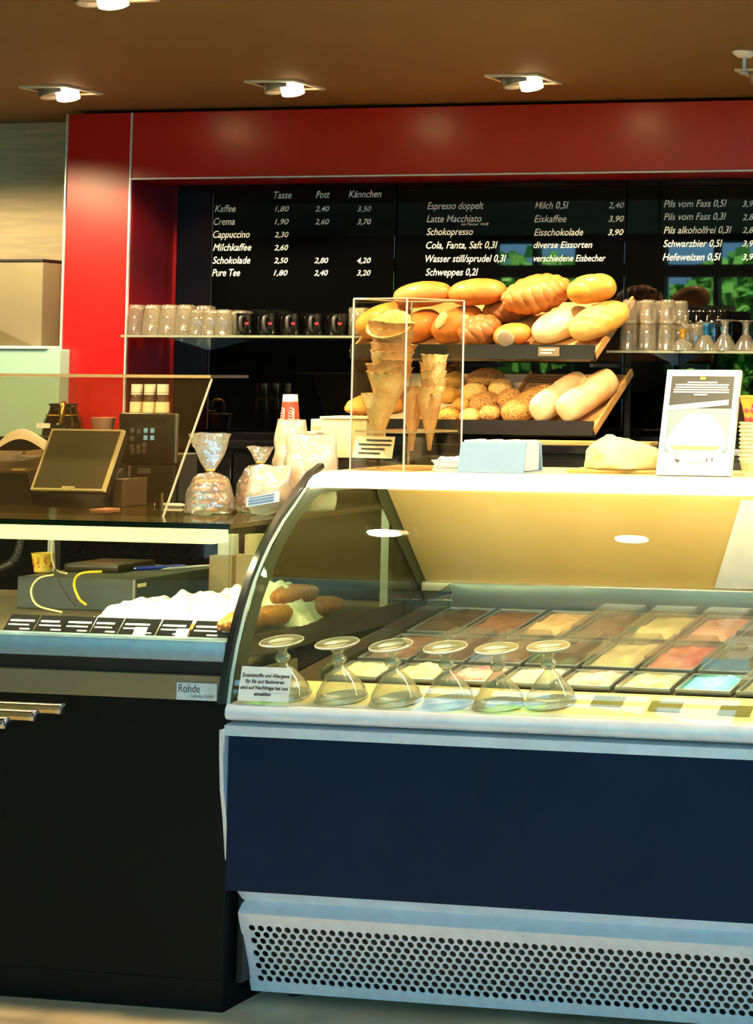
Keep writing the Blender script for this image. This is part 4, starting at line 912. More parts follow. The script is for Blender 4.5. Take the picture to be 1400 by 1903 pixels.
for j, y in enumerate((5.995, 6.11)):
    for i in range(5):
        loc = (PY(459 + i * 43, 600, 5.995).x - j * .012, y, SZ + EPS); lab = 'black mug with a small red logo on the left shelf'
        if src is None:
            src = thing('mug', lab, 'mug', loc, group='black mugs on the left shelf')
            part('body', lathe(B(), [(0, .001), (.033, 0), (.036, .004), (.037, .07), (.0385, .078), (.037, .079), (.034, .07), (.032, .008), (0, .006)], 30), M_mug, src, angle=45)
            hp = curve_pts([(.036, 0, .066), (.055, 0, .064), (.060, 0, .042), (.052, 0, .02), (.036, 0, .014)], 16)
            part('handle', tube(B(), [Matrix.Rotation(-1.35, 3, 'Z') @ p for p in hp], .0055, 10), M_hand, src, smooth=True)
            lg = lathe(B(), [(.0075, 0), (.006, .0009), (0, .001)], 16); lg.transform(Matrix.Scale(.62, 4, (0, 1, 0))); q = Vector((.55, -.83, 0)).to_track_quat('Z', 'Y').to_matrix().to_4x4(); q.translation = Vector((.55, -.83, 0)) * .0368 + Vector((0, 0, .042))
            lg.transform(q); part('red_logo', lg, M_logo, src)
        else: dup(src, loc, label=lab)
# jar of packets by the case
p = PY(668, 622, 5.995); jt = thing('packet_glass', 'straight glass filled with white sugar packets at the right end of the left shelf', 'glass', (p.x, 5.995, SZ + EPS))
part('glass', lathe(B(), [(0, .003), (.034, 0), (.037, .004), (.037, .10), (.035, .10), (.034, .006)], 28), M_tum, jt, smooth=True)
for i in range(6):
    a = i * 1.05; solo('sugar_packet', box(B(), (-.009, -.002, 0), (.009, .002, .092), .0008), M_paper, 'white paper sugar packet standing in the glass beside the cone case', 'sugar packet', (p.x + .018 * math.cos(a), 5.995 + .018 * math.sin(a), SZ + .006), (rnd.uniform(-.05, .05), rnd.uniform(-.05, .05), a + PI / 2), 'sugar packets in the glass')

# right shelf
src = None
for j, y in enumerate((5.99, 6.075)):
    for i, cx_ in enumerate((1161, 1196, 1232)):
        x = PY(cx_ + 9, 620, 5.99).x + j * .012
        for k in range(2):
            lab = ('lower' if k == 0 else 'upper') + ' clear tumbler of a stacked pair on the right shelf'; loc = (x, y, SZR + EPS + k * .094)
            if src is None: src = glass_thing('stacked_tumbler', .034, .026, .104, lab, loc, 'stacked tumblers on the right shelf')
            else:
                d = dup(src, loc, label=lab)
                if k: d.scale = (.9, .9, .78)
src = None
for i, (cx_, y) in enumerate(((1262, 6.07), (1280, 6.07))):
    loc = (PY(cx_, 620, 6.0).x, y, SZR + EPS); lab = 'short clear glass upside down behind the yellow-stemmed cup' if i == 0 else 'short clear glass upside down, right of its twin behind the coloured cups'
    if src is None: src = glass_thing('short_glass', .030, .026, .095, lab, loc, 'short glasses on the right shelf')
    else: dup(src, loc, label=lab)
src = None
M_reflect = glass('reflection_dark_glass', '6a7478', .12, .03, edge=.95, power=2)  # dark glasses added to stand in for reflections behind the shelf
for i in range(5):
    loc = (PY(1262 + i * 20, 600, 6.17).x, 6.19, SZR + EPS); lab = 'dark glass added to imitate a reflection behind the right shelf'
    if src is None:
        src = thing('reflection_glass', lab, 'glass', loc, group='dark glasses imitating reflections on the right shelf')
        part('bowl', tumbler_bm(.031, .028, .148), M_reflect, src, smooth=True); part('base', foot_bm(.028, .148), M_reflect, src, smooth=True)
    else: dup(src, loc, label=lab)
for i, (cx_, col, nm, h) in enumerate(((1270, 'e0a820', 'yellow', .078), (1313, '1878b8', 'blue', .098), (1348, None, 'clear', .106), (1381, None, 'clear', .104), (1416, None, 'clear', .104))):
    x = PY(cx_, 625, 5.99).x; y = 5.99 + (.03 if i == 3 else 0)
    lab = ('upturned ice cream cup with a yellow stem on the right shelf', 'upturned ice cream cup with a blue stem on the right shelf', 'upturned clear-stemmed cup beside the blue-stemmed one', 'second upturned clear-stemmed cup from the blue-stemmed one', 'upturned clear-stemmed cup cut by the right edge of the photo')[i]
    t = thing('stemmed_cup', lab, 'glass', (x, y, SZR + EPS), group='upturned stemmed cups on the right shelf')
    part('bowl', lathe(B(), [(.046, 0), (.044, .004), (.033, h * .25), (.020, h * .46), (.013, h * .55)], 28), M_tum, t, smooth=True)
    part('stem', lathe(B(), [(.013, h * .55), (.011, h * .62), (.011, h * .85), (.015, h * .94)], 20), glass('stem_' + nm, col, .08, .03, haze=.5, hazecol=col) if col else M_tum, t, smooth=True)
    part('foot', lathe(B(), [(.015, h * .94), (.037, h * .975), (.038, h), (0, h)], 28), M_tum, t, smooth=True)
# ------------------------------------------------------------------ on the left counter
GZ = 1.1705
sg = thing('sneeze_guard', 'clear leaning glass sneeze guard with a glass shelf along the counter top', 'sneeze guard', (-4.0, 4.35, GZ))
xr = -3.077
M_sneeze = glass('sneeze_glass', 'e9e4d4', .06, .02, haze=.012, hazecol='b89868')
part('leaning_pane', slab(B(), [Vector((CL, 4.20, GZ)), Vector((xr, 4.20, GZ)), Vector((xr, 4.381, 1.520)), Vector((CL, 4.381, 1.520))], -.006), M_sneeze, sg, world=True)
part('pane_edge', slab(B(), [Vector((xr, 4.20, GZ)), Vector((xr + .002, 4.20, GZ)), Vector((xr + .002, 4.381, 1.520)), Vector((xr, 4.381, 1.520))], -.006), mat('pale_glass_edge', 'b8ae98', .3), sg, world=True)
part('shelf_pane', box(B(), (CL, 4.378, 1.5205), (xr, 4.543, 1.5285)), glass('shelf_smoke', 'c8b89a', .15, .05, haze=.12, hazecol='a08a62'), sg, world=True)
part('shelf_edge', box(B(), (CL, 4.3755, 1.5205), (xr + .002, 4.3778, 1.5285)), mat('tan_glass_edge', '9a8458', .25), sg, world=True)
for x in (-3.135, -4.1, -5.0): part('post', box(B(), (x - .008, 4.262, GZ), (x + .008, 4.272, GZ + .055)), M_chrome, sg, world=True)

# register with silver frame
yb = 4.40; bl = PY(57, 910, yb); tl_ = PX(97, 797, bl.x); br = PY(192, 914, yb); br.z = bl.z
w = br.x - bl.x; up = (tl_ - bl); hh = up.length; up.normalize(); n = XV.cross(up).normalized()
rg = thing('register_screen', 'silver-framed register touchscreen tilted back on the counter', 'cash register', (bl.x + w / 2, 4.47, GZ))
def mq(u, v, d=0): return bl + XV * w * u + up * hh * v + n * d
part('housing', slab(B(), [mq(.02, .02, -.004), mq(.98, .02, -.004), mq(.98, .98, -.004), mq(.02, .98, -.004)], -.03), M_dark, rg, world=True)
fb = B(); 
for u0, v0, u1, v1 in ((0, 0, 1, .03), (0, .97, 1, 1), (0, .03, .025, .97), (.975, .03, 1, .97)): slab(fb, [mq(u0, v0, .002), mq(u1, v0, .002), mq(u1, v1, .002), mq(u0, v1, .002)], -.012)
part('frame', fb, mat('champagne_metal', 'f6f0cc', .3, .1), rg, world=True)
part('screen', slab(B(), [mq(.03, .03, .0), mq(.97, .03, .0), mq(.97, .97, .0), mq(.03, .97, .0)], -.004), mat('grey_screen', '5c5c50', .18, nscale=4, col2='66655a'), rg, world=True)
part('badge', slab(B(), [mq(.42, .035, .001), mq(.60, .035, .001), mq(.60, .065, .001), mq(.42, .065, .001)], .0006), MATS['champagne_metal'], rg, world=True)
part('stand', hexa(B(), [Vector(q) for q in ((bl.x + .02, 4.41, GZ), (br.x - .02, 4.41, GZ), (br.x - .02, 4.60, GZ), (bl.x + .02, 4.60, GZ), (bl.x + .04, 4.47, GZ + .06), (br.x - .04, 4.47, GZ + .06), (br.x - .04, 4.53, GZ + .10), (bl.x + .04, 4.53, GZ + .10))]), M_dark, rg, world=True)
part('stand_side', box(B(), (br.x - .018, 4.46, GZ), (br.x + .012, 4.56, GZ + .075), .002), mat('grey_brown_plastic', '5a4a3c', .45), rg, world=True)

# tablet terminal behind it
yt = 4.64; a, b = PY(218, 862, yt), PY(322, 862, yt); zt = PY(218, 767, yt).z
tb = thing('tablet_terminal', 'dark tablet terminal on a block stand, showing small app symbols', 'terminal', ((a.x + b.x) / 2, yt + .02, GZ))
part('body', box(B(), (a.x, yt, a.z), (b.x, yt + .014, zt), .006), M_dark, tb, world=True, angle=40)
part('silver_edge', box(B(), (b.x - .001, yt + .001, a.z + .004), (b.x + .006, yt + .013, zt - .002), .002), M_steel, tb, world=True)
sw, shh = b.x - a.x, zt - a.z
s_ = part('screen', box(B(), (a.x + sw * .12, yt - .001, a.z + shh * .14), (a.x + sw * .84, yt + .001, zt - shh * .12)), mat('dim_screen', '262726', .15), tb, world=True)
for i, (u, v, lit) in enumerate(((.50, .66, 1), (.62, .66, 1), (.50, .52, 1), (.62, .52, 1), (.26, .66, 0), (.38, .64, 0), (.26, .50, 0), (.26, .34, 0), (.38, .34, 0), (.48, .38, 0), (.48, .26, 0), (.28, .25, 0), (.38, .25, 0))):
    part('app_symbol', box(B(), (a.x + sw * (u - .035), yt - .002, a.z + shh * (v - .045)), (a.x + sw * (u + .035), yt - .0012, a.z + shh * (v + .045)), .0006), mat('lit_blue_symbol', '7ab4dc', .4, emit=.6) if lit else mat('grey_symbol', '5c5e60', .4), s_, world=True)
part('stand', box(B(), (a.x + .012, yt + .015, GZ), (b.x + .012, yt + .09, a.z + .03), .004), mat('dark_grey_stand', '2c2a26', .4), tb, world=True)
part('stand_front', box(B(), (a.x + .012, yt - .004, GZ), (b.x + .004, yt + .0145, a.z - .003), .002), MATS['dark_grey_stand'], tb, world=True)
x = PY(243, 880, yt).x; part('chrome_strip', box(B(), (x - .004, yt - .0062, PY(243, 896, yt).z), (x + .004, yt - .0042, a.z - .004)), M_chrome, tb, world=True)
p0, p1 = PY(258, 880, yt), PY(283, 870, yt); part('label', box(B(), (p0.x, yt - .0056, p0.z), (p1.x, yt - .0042, p1.z)), M_grey, tb, world=True)

# printer with receipts at the left
yp = 4.46; pa = PY(70, 880, yp)
pn = thing('receipt_printer', 'dark receipt printer at the left edge under white papers', 'printer', (pa.x - .14, yp + .1, GZ))
zt = PY(20, 880, yp).z
part('body', hexa(B(), [Vector(q) for q in ((pa.x - .30, yp, GZ), (pa.x - .012, yp, GZ), (pa.x - .012, yp + .2, GZ), (pa.x - .30, yp + .2, GZ), (pa.x - .30, yp, zt), (pa.x - .03, yp, zt), (pa.x + .01, yp + .2, zt + .045), (pa.x - .30, yp + .2, zt + .045))]), M_dark, pn, world=True)
part('lid', hexa(B(), [Vector(q) for q in ((pa.x - .30, yp - .003, zt + .001), (pa.x - .028, yp - .003, zt + .001), (pa.x + .012, yp + .2, zt + .046), (pa.x - .30, yp + .2, zt + .046), (pa.x - .30, yp - .003, zt + .007), (pa.x - .028, yp - .003, zt + .007), (pa.x + .012, yp + .2, zt + .052), (pa.x - .30, yp + .2, zt + .052))]), mat('brown_lid', '5c4a2c', .35), pn, world=True)
part('lid_tag', box(B(), (pa.x - .085, yp + .006, zt + .0085), (pa.x - .05, yp + .02, zt + .0125)), mat('yellow_tag', 'e8d89a', .6), pn, world=True)
def paper(label, c, w, l, bend, rz, m=None, name='paper_sheet'):
    bm = B(); grid(bm, lambda u, v: ((u - .5) * w, (v - .5) * l, bend * (math.sin(u * 3.0 + v) ** 2) + bend * .5 * v), 14, 14)
    bmesh.ops.solidify(bm, geom=bm.faces[:], thickness=.0012); return solo(name, bm, m or M_paper, label, 'paper', c, (0, 0, rz), smooth=True)
c = PY(48, 838, yp + .10); paper('large white curled paper on the receipt printer', (c.x, yp + .12, zt + .048), .20, .15, .045, .25)
c = PY(30, 850, yp + .03); paper('pale blue printed receipt hanging over the printer front', (c.x - .02, yp + .055, zt + .034), .085, .08, .008, .1, mat('pale_blue_paper', 'c4d4e6', .8))
c = PY(66, 842, yp + .1); paper('small cream slip beside the large curled paper', (c.x + .018, yp + .085, zt + .047), .05, .07, .012, -.5, mat('cream_paper_slip', 'efe2b4', .8))
p = PZ(260, 931, GZ); solo('white_pen', cyl(cyl(B(), (-.05, 0, .005), (.03, 0, .005), .005, 10), (.03, 0, .005), (.045, 0, .005), .005, 10, .001), M_paper, 'white pen lying on the counter before the tablet terminal', 'pen', (-3.27, 4.50, GZ), (0, 0, -.05), angle=40)
solo('pink_card', box(B(), (-.022, -.03, 0), (.022, .03, .004)), mat('pink_card', 'd89a84', .7), 'small pink card lying flat before the register', 'card', (PZ(195, 948, GZ).x, PZ(195, 948, GZ).y, GZ))

# on the back counter behind the register
M_coffee = glass('brown_jug_glass', '6a5840', .15, .03, haze=.25, hazecol='2c2418')
p = PY(117, 800, 5.90); jg = thing('coffee_jug', 'brown glass coffee jug with a brass handle behind the register', 'jug', (p.x, 5.90, 1.30))
jh = PY(117, 750, 5.9).z - 1.30
part('body', lathe(B(), [(0, .002), (.066, 0), (.068, .01), (.062, jh * .45), (.045, jh * .82), (.044, jh * .93), (.052, jh), (.050, jh), (.042, jh * .92), (.043, jh * .82), (.06, jh * .45), (.065, .012), (0, .008)], 30), M_coffee, jg, smooth=True)
part('coffee', lathe(B(), [(0, .01), (.062, .01), (.058, jh * .38), (0, jh * .38)], 28), mat('black_coffee', '120a06', .1), jg)
part('collar', lathe(B(), [(.0555, jh * .62), (.057, jh * .62), (.056, jh * .66), (.0545, jh * .66)], 28), mat('brass', 'c8a24a', .25, 1), jg, smooth=True)
hp = curve_pts([(.03, -.035, jh * .98), (.045, -.058, jh * 1.0), (.05, -.07, jh * .7), (.045, -.068, jh * .35)], 14)
part('handle', tube(B(), hp, .009, 10), MATS['brass'], jg, smooth=True)
part('jug_label', box(B(), (-.055, -.0665, .028), (0, -.0645, .045)), M_paper, jg)
p = PY(192, 790, 5.95); bw = thing('pink_bowl', 'small pinkish bowl between the coffee jug and the tablet', 'bowl', (p.x, 5.95, 1.30)); z = PY(192, 776, 5.95).z - 1.30
part('bowl', lathe(B(), [(0, .003), (.025, 0), (.03, .004), (.040, z * .95), (.043, z), (.041, z), (.036, z * .92), (.026, .012), (0, .010)], 28), mat('pink_ceramic', 'd8a890', .35), bw, angle=50)
part('pale_filling', lathe(B(), [(0, z * .9), (.030, z * .86), (.0345, z * .84)], 20), M_cream, bw)
src = None
for i, cx_ in enumerate((254, 278, 302)):
    p = PY(cx_, 765, 5.92); zt = PY(cx_, 714, 5.92).z - 1.30; loc = (p.x, 5.92, 1.30)
    lab = ('leftmost', 'middle', 'rightmost')[i] + ' of three small clear bottles with white caps above the tablet'
    t = thing('small_bottle', lab, 'bottle', loc, group='small clear bottles with white caps')
    part('body', lathe(B(), [(0, .002), (.021, 0), (.022, .004), (.022, zt * .55), (.020, zt * .68), (.017, zt * .76), (.017, zt * .80)], 22), glass('bottle_glass', 'e8d8cc', .12, .03, haze=.12, hazecol='d8b8a0'), t, smooth=True)
    part('contents', lathe(B(), [(0, .005), (.0195, .005), (.0195, zt * (.5, .46, .3)[i]), (0, zt * (.5, .46, .3)[i])], 18), mat('red_syrup', 'c03424', .2), t)
    part('label', lathe(B(), [(.0224, zt * .46), (.0228, zt * .46), (.0222, zt * .66), (.0216, zt * .66)], 22), M_cream, t)
    cpp = part('cap', lathe(B(), [(.0178, zt * .84), (.019, zt * .84), (.019, zt), (0, zt)], 20), M_white, t, angle=40)
    part('cap_ring', lathe(B(), [(.0182, zt * .80), (.0192, zt * .80), (.0192, zt * .83), (.0182, zt * .83)], 20), M_white, cpp)

# grey hood and turquoise panel on the beige wall
hz0, hz1 = PY(60, 646, 6.1).z, PY(85, 487, 6.1).z; hx = PY(85, 560, 6.1).x
hd = thing('steel_hood', 'grey steel oven hood on the beige wall left of the red column', 'hood', (-5.4, 6.2, hz0))
part('body', box(B(), (-6.2, 6.08, hz0), (hx, 6.335, hz1), .004), mat('grey_taupe_steel', '8d8468', .4, .2, nscale=3), hd, world=True)
part('dark_top', box(B(), (-6.2, 6.075, hz1 + .001), (hx + .003, 6.335, hz1 + .010)), M_dark, hd, world=True)
part('flap', prism(B(), [(-6.2, hz0 + .16), (PY(-20, 600, 6.07).x, hz0 + .085), (PY(62, 645, 6.07).x, hz0 + .003), (-6.2, hz0 + .003)], 6.064, 6.079, 1), mat('olive_steel', '6e6448', .4, .2), hd, world=True)
tx, tz = PY(110, 700, 6.0).x, PY(60, 643, 6.0).z
tp = thing('turquoise_cabinet', 'pale turquoise cabinet front below the grey hood', 'cabinet', (-5.5, 6.15, 0))
part('body', box(B(), (-6.2, 6.0, 1.17), (tx, 6.33, tz - .012), .004), mat('pale_turquoise', '9fc6bd', .3, nscale=1.5, col2='93b8ae'), tp, world=True)
part('lower_body', box(B(), (-6.2, 6.004, 0), (tx, 6.33, 1.169), .004), mat('tan_brown_front', '8a6236', .5, nscale=4), tp, world=True)
part('top_edge', box(B(), (-6.2, 5.992, tz - .011), (tx - .05, 6.33, tz), .002), mat('pale_edge', 'd8ece4', .3), tp, world=True)

# ------------------------------------------------------------------ bags of biscuits, cup stacks, carton
M_film = glass('cellophane', 'faf6ee', .22, .10, edge=.9, power=1.6, haze=.16, hazecol='fff4dc', bump=.9, bscale=26)
M_film2 = glass('milky_cellophane', 'faf6ee', .22, .16, edge=.9, power=1.6, haze=.5, hazecol='fff2d8', bump=.9, bscale=22)
M_bisc = mat('biscuit', 'e0a860', .75, col2='b8783a', nscale=40, bump=.4, bscale=90)
M_bisc2 = mat('orange_biscuit', 'd88838', .75, col2='b06020', nscale=40, bump=.4, bscale=90)
def crinkle(p, s): return Vector((noise.noise(p * 28 + Vector((s, 0, 0))), noise.noise(p * 28 + Vector((0, s, 0))), noise.noise(p * 28 + Vector((0, 0, s)))))
def tied_bag(label, loc, r, hb, hn, hf, wf, rz, seed, m, cookies, cm, cl, depth=.92):
    t = thing('tied_bag', label, 'bag', loc, (0, 0, rz), 'tied bags of biscuits on the counter')
    bm = B()
    def f(v, u):
        a = 2 * PI * v; z = u * hb; k = u
        R = r * (1 - k ** 3) ** .5 * (1 + .05 * math.cos(3 * a + seed)) + .008
        if k < .1: R *= .86 + 1.4 * k
        p = Vector((R * math.cos(a), R * depth * math.sin(a), z)); p2 = p + crinkle(p, seed) * .005; p2.z = max(p2.z, .0); return p2
    vs = grid(bm, f, 44, 22, closeu=True); bm.faces.new(vs[0][::-1]); part('body', bm, m, t, smooth=True)
    part('tie', tube(B(), [(.0095 * math.cos(a), .0095 * math.sin(a), hb + .004) for a in [2 * PI * i / 14 for i in range(15)]], .0025, 6), mat('gold_tie', 'd8b048', .3, .7), t, smooth=True)
    fb = B()
    def g(v, u):
        a = 2 * PI * v; e = u ** .8; wx = .008 + (wf / 2 - .008) * e; wy = .008 + .012 * e
        p = Vector((wx * math.cos(a), wy * math.sin(a) + .010 * math.sin(a * 0 + wx * math.cos(a) * 60 + seed) * e, hb + u * (hf))); return p + crinkle(p, seed + 3) * .006 * u
    grid(fb, g, 40, 16, closeu=True); part('fan', fb, m, t, smooth=True)
    if cookies:
        rr = random.Random(seed); n = cookies; src = None
        R3 = Matrix.Rotation(rz, 3, 'Z'); 
        for i in range(n):
            lay = i // 5; a = i % 5 * 1.2566 + lay * .6; q = .028 * (1 - .03 * lay); z = .012 + lay * .0175
            P = Vector(loc) + R3 @ Vector((q * math.cos(a), q * math.sin(a), z)); ro = (rr.uniform(-.16, .16), rr.uniform(-.16, .16), rr.random() * 6)
            if src is None:
                src = solo('biscuit', lathe(B(), [(0, -.005), (.013, -.0055), (.0155, -.001), (.0145, .003), (.007, .0055), (0, .006)], 18), cm, cl, 'biscuit', tuple(P), ro, cl.replace('biscuit in', 'biscuits in'), smooth=True)
            else: dup(src, tuple(P), ro)
    return t
p = PZ(384, 955, GZ); tied_bag('clear bag of round biscuits tied with a fan top, nearest the sneeze guard', (-3.028, 4.318, GZ), .052, .108, 0, .10, .108, .5, 1, M_film, 25, M_bisc, 'round pale biscuit in the tied bag nearest the sneeze guard')
tied_bag('clear bag of orange biscuits behind and right of the fan-topped bag', (-2.950, 4.415, GZ), .050, .125, 0, .045, .07, .3, 2, M_film, 25, M_bisc2, 'orange biscuit in the bag beside the blue-labelled bag')
def pillow_bag(label, loc, w, h, d, rz, seed, m, lean=0):
    t = thing('pillow_bag', label, 'bag', loc, (lean, 0, rz), 'cellophane pillow bags on the counter')
    bm = B()
    def f(v, u):
        a = 2 * PI * v; k = math.sin(PI * min(max(u * .86 + .10, 0), 1)) ** .7
        p = Vector((w / 2 * (.84 + .16 * k) * (abs(math.cos(a)) ** .7) * (1 if math.cos(a) > 0 else -1), d / 2 * k * math.sin(a) + .004 * math.sin(a), u * h)); q = p + crinkle(p, seed) * .009; q.z = max(q.z, 0); return q
    vs = grid(bm, f, 44, 26, closeu=True); bm.faces.new(vs[0][::-1]); part('film', bm, m, t, smooth=True)
    return t
bg1 = pillow_bag('white milky bag with a blue printed label in front of the freezer edge', (-2.866, 4.335, GZ), .115, .125, .085, .35, 5, M_film2)
lb = B(); slab(lb, [Vector((-.045, -.052, .022)), Vector((.035, -.052, .036)), Vector((.035, -.047, .062)), Vector((-.045, -.047, .046))], .001); part('blue_label', lb, mat('pale_blue_label', 'b8cfe4', .5), bg1)
for i in range(3): part('text_line', slab(B(), [Vector((-.040, -.0535 + i * .001, .029 + i * .007)), Vector((.022, -.0535 + i * .001, .040 + i * .007)), Vector((.022, -.0530 + i * .001, .0425 + i * .007)), Vector((-.040, -.0530 + i * .001, .0315 + i * .007))], .001), mat('blue_print', '4a6a9a', .5), bg1)
part('loaf_filling', loaf_bm(.10, .05, .07, 51), M_bisc, bg1, smooth=True).location = (0, 0, .012)
bg2 = pillow_bag('upright clear bag standing behind the blue-labelled bag', (-2.93, 4.52, GZ), .085, .235, .06, .3, 6, M_film2)
part('filling', loaf_bm(.09, .045, .07, 52), M_bisc, bg2, smooth=True).location = (0, 0, .06)
bg3 = pillow_bag('shiny crumpled bag touching the freezer edge before the cup stacks', (-2.835, 4.47, GZ), .13, .20, .08, .5, 7, M_film2)
part('filling', loaf_bm(.10, .05, .08, 53), M_bisc, bg3, smooth=True).location = (0, 0, .05)
# paper cups
M_cupw = mat('white_cup', 'ece8de', .5); M_cupr = mat('red_cup_print', 'b8452e', .5, nscale=30)
def paper_cup(label, loc, k, group):
    t = thing('paper_cup', label, 'paper cup', loc, group=group)
    part('body', lathe(B(), [(.040 * k, 0), (.0412 * k, .001), (.0412 * k, .004), (.0395 * k, .006), (.029 * k, .088), (.0285 * k, .090), (.022 * k, .089), (0, .087)], 30), M_cupw, t, angle=50)
    part('red_print', lathe(B(), [(.0378 * k, .020), (.0382 * k, .020), (.0316 * k, .070), (.0312 * k, .070)], 30), M_cupr, t)
    em = B()
    for a0 in (-2.0, -.9):
        q = Vector((math.cos(a0), math.sin(a0), .12)); c = q * (.0352 * k); c.z = .044; tube(em, [c + (q.orthogonal().normalized() * math.cos(b) + q.cross(q.orthogonal()).normalized() * math.sin(b)) * .008 for b in [i * .5 for i in range(10)]], .0016, 5)
    part('cup_emblem', em, M_cupw, t)
    return t
def cup_stack(cx_, ytop, ybase_z, Y, k, word, group, leanx=0):
    p = PY(cx_, ytop, Y); n = int((p.z - .09 - ybase_z) / .0078); z0 = p.z - .09 - n * .0078
    src = None
    box_h = z0 - ybase_z
    for i in range(n, -1, -1):
        loc = (p.x + leanx * (n - i), Y, z0 + i * .0078)
        if src is None: src = paper_cup('top red and white paper cup of the %s stack' % word, loc, k, group)
        else: dup(src, loc, (0, 0, 0), 'upturned red and white paper cup lower in the %s stack' % word)
    return p.x, z0
cup_stack(540, 733, GZ, 4.74, .66, 'tall narrow', 'cups in the tall narrow stack')
cup_stack(571, 802, GZ, 4.60, .86, 'shorter wide', 'cups in the shorter wide stack', .0006)
# cream carton on a low black device
a, b = PY(576, 850, 4.70), PY(650, 850, 4.70); zt = PY(600, 779, 4.70).z
ct = thing('cream_carton', 'cream carton with faint red lettering between cup stacks and cone case', 'box', ((a.x + b.x) / 2, 4.75, a.z))
part('body', box(B(), (a.x, 4.70, a.z), (b.x + .05, 4.80, zt), .002), M_cream, ct, world=True)
part('flap', box(B(), (a.x + .03, 4.695, zt + .001), (b.x + .06, 4.80, zt + .008), .002), M_cream, ct, world=True)
part('lettering', text(B(), 'Idee', PY(580, 799, 4.6985), XV, ZV, .028, .015, .3, 0), mat('faded_red_print', 'c89468', .6), ct, world=True)
part('slot', box(B(), (a.x + .001, 4.6985, PY(600, 806, 4.7).z), (a.x + .04, 4.6995, PY(600, 804, 4.7).z)), M_grey, ct, world=True)
part('mark', box(B(), (PY(579, 830, 4.7).x, 4.6985, PY(579, 834, 4.7).z), (PY(582, 830, 4.7).x, 4.6995, PY(579, 824, 4.7).z)), M_ink, ct, world=True)
solo('black_device', box(B(), (a.x + .01 - a.x, 0, 0), (b.x + .05 - a.x, .09, a.z - GZ - .001), .006), M_black, 'low black device under the cream carton', 'device', (a.x, 4.705, GZ), angle=40)

# ------------------------------------------------------------------ inside the left display
DZ = .8845
M_card = mat('black_card', '0c0a08', .8, spec=.1)
words_ = ['leftmost', 'second', 'third', 'fourth', 'fifth', 'sixth', 'seventh', 'eighth']
for i, (xa, xb, yt_) in enumerate(((5, 58, 1150), (62, 116, 1152), (113, 164, 1153), (166, 216, 1155), (218, 286, 1156), (289, 344, 1157), (351, 408, 1158), (404, 452, 1160))):
    y = 4.118; x0_, x1_ = PY(xa, 1185, y).x, PY(xb, 1185, y).x; w = x1_ - x0_; hgt = .046
    t = thing('price_card', 'black pastry price card with white lines, %s of eight behind the silver rail' % words_[i], 'price card', (x0_, y, DZ), (0, 0, 0), 'black price cards in the left display')
    e1 = Vector((0, .030, .036)); e1 = e1.normalized() * hgt
    part('card', slab(B(), [Vector((0, 0, .0005)), Vector((w, 0, .0005)), Vector((w, 0, .0005)) + e1, Vector((0, 0, .0005)) + e1], -.0012), M_card, t)
    nq = Vector((0, -e1.z, e1.y)).normalized() * .0005
    rr = random.Random(i)
    for j, (v, f) in enumerate(((.58, rr.uniform(.6, .9)), (.34, rr.uniform(.45, .8)), (.08, .35))):
        u0 = .08 if j < 2 else .55; q0 = Vector((w * u0, 0, 0)) + e1 * v + nq; th = e1 * (.11 if j == 0 else .08)
        part('text_line', slab(B(), [q0, q0 + XV * w * min(f, .92 - u0), q0 + XV * w * min(f, .92 - u0) + th, q0 + th], .0002), M_paper, t)
for i, (xa, xb) in enumerate(((247, 268), (325, 345))):
    x0_ = PY(xa, 1183, 4.11).x; solo('price_sticker', slab(B(), [Vector((0, 0, .0)), Vector((.034, 0, .0)), Vector((.034, .012, .018)), Vector((0, .012, .018))], .0008), M_paper, ('small white sticker before the fifth black price card', 'small white sticker before the sixth black price card')[i], 'sticker', (x0_, 4.108, DZ + .0005))
# long white bag over pastries
M_sheet = mat('white_plastic_bag', 'fffbf2', .55, nscale=12, col2='f8eed4', bump=.9, bscale=30)
a, b = Vector((-3.34, 4.26, 0)), Vector((-2.80, 4.42, 0)); dL = (b - a); Lb = dL.length; ang = math.atan2(dL.y, dL.x)
def sheet(u, v):
    s = u; hg = .030 + .075 * s ** .8; pr_ = math.sin(PI * v) ** .75 * min(1, 7 * s) ** .6 * min(1, 9 * (1 - s)) ** .5
    x = s * Lb; y = (v - .5) * (.13 + .06 * s); z = hg * pr_
    q = Vector((x, y, z)); m = min(1, pr_ * 2)
    return (x + .014 * noise.noise(q * 26), y + .012 * noise.noise(q * 20 + Vector((5, 0, 0))) * m, max(0, z * (1 + .28 * noise.noise(Vector((x * 15, y * 18, 3)))) + .022 * m * noise.noise(q * 38)))
bm = B(); grid(bm, sheet, 90, 34); solo('pastry_bag', bm, M_sheet, 'long crumpled white bag over pastries in the left glass display', 'bag', (a.x, a.y + .02, DZ), (0, 0, ang), smooth=True)
for i, (px_, y, m, lab) in enumerate(((330, 4.20, C_or, 'orange pastry edge peeking out under the white bag, nearest the sixth card'), (375, 4.22, C_gold, 'golden pastry peeking out under the white bag behind the seventh card'), (415, 4.24, C_or, 'orange pastry at the right end under the white bag'))):
    place_ = solo('flat_pastry', loaf_bm(.052, .036, .024, 60 + i), m, lab, 'pastry', (PY(px_, 1170, y).x, y - .03, DZ + .001), (0, 0, .2), smooth=True)
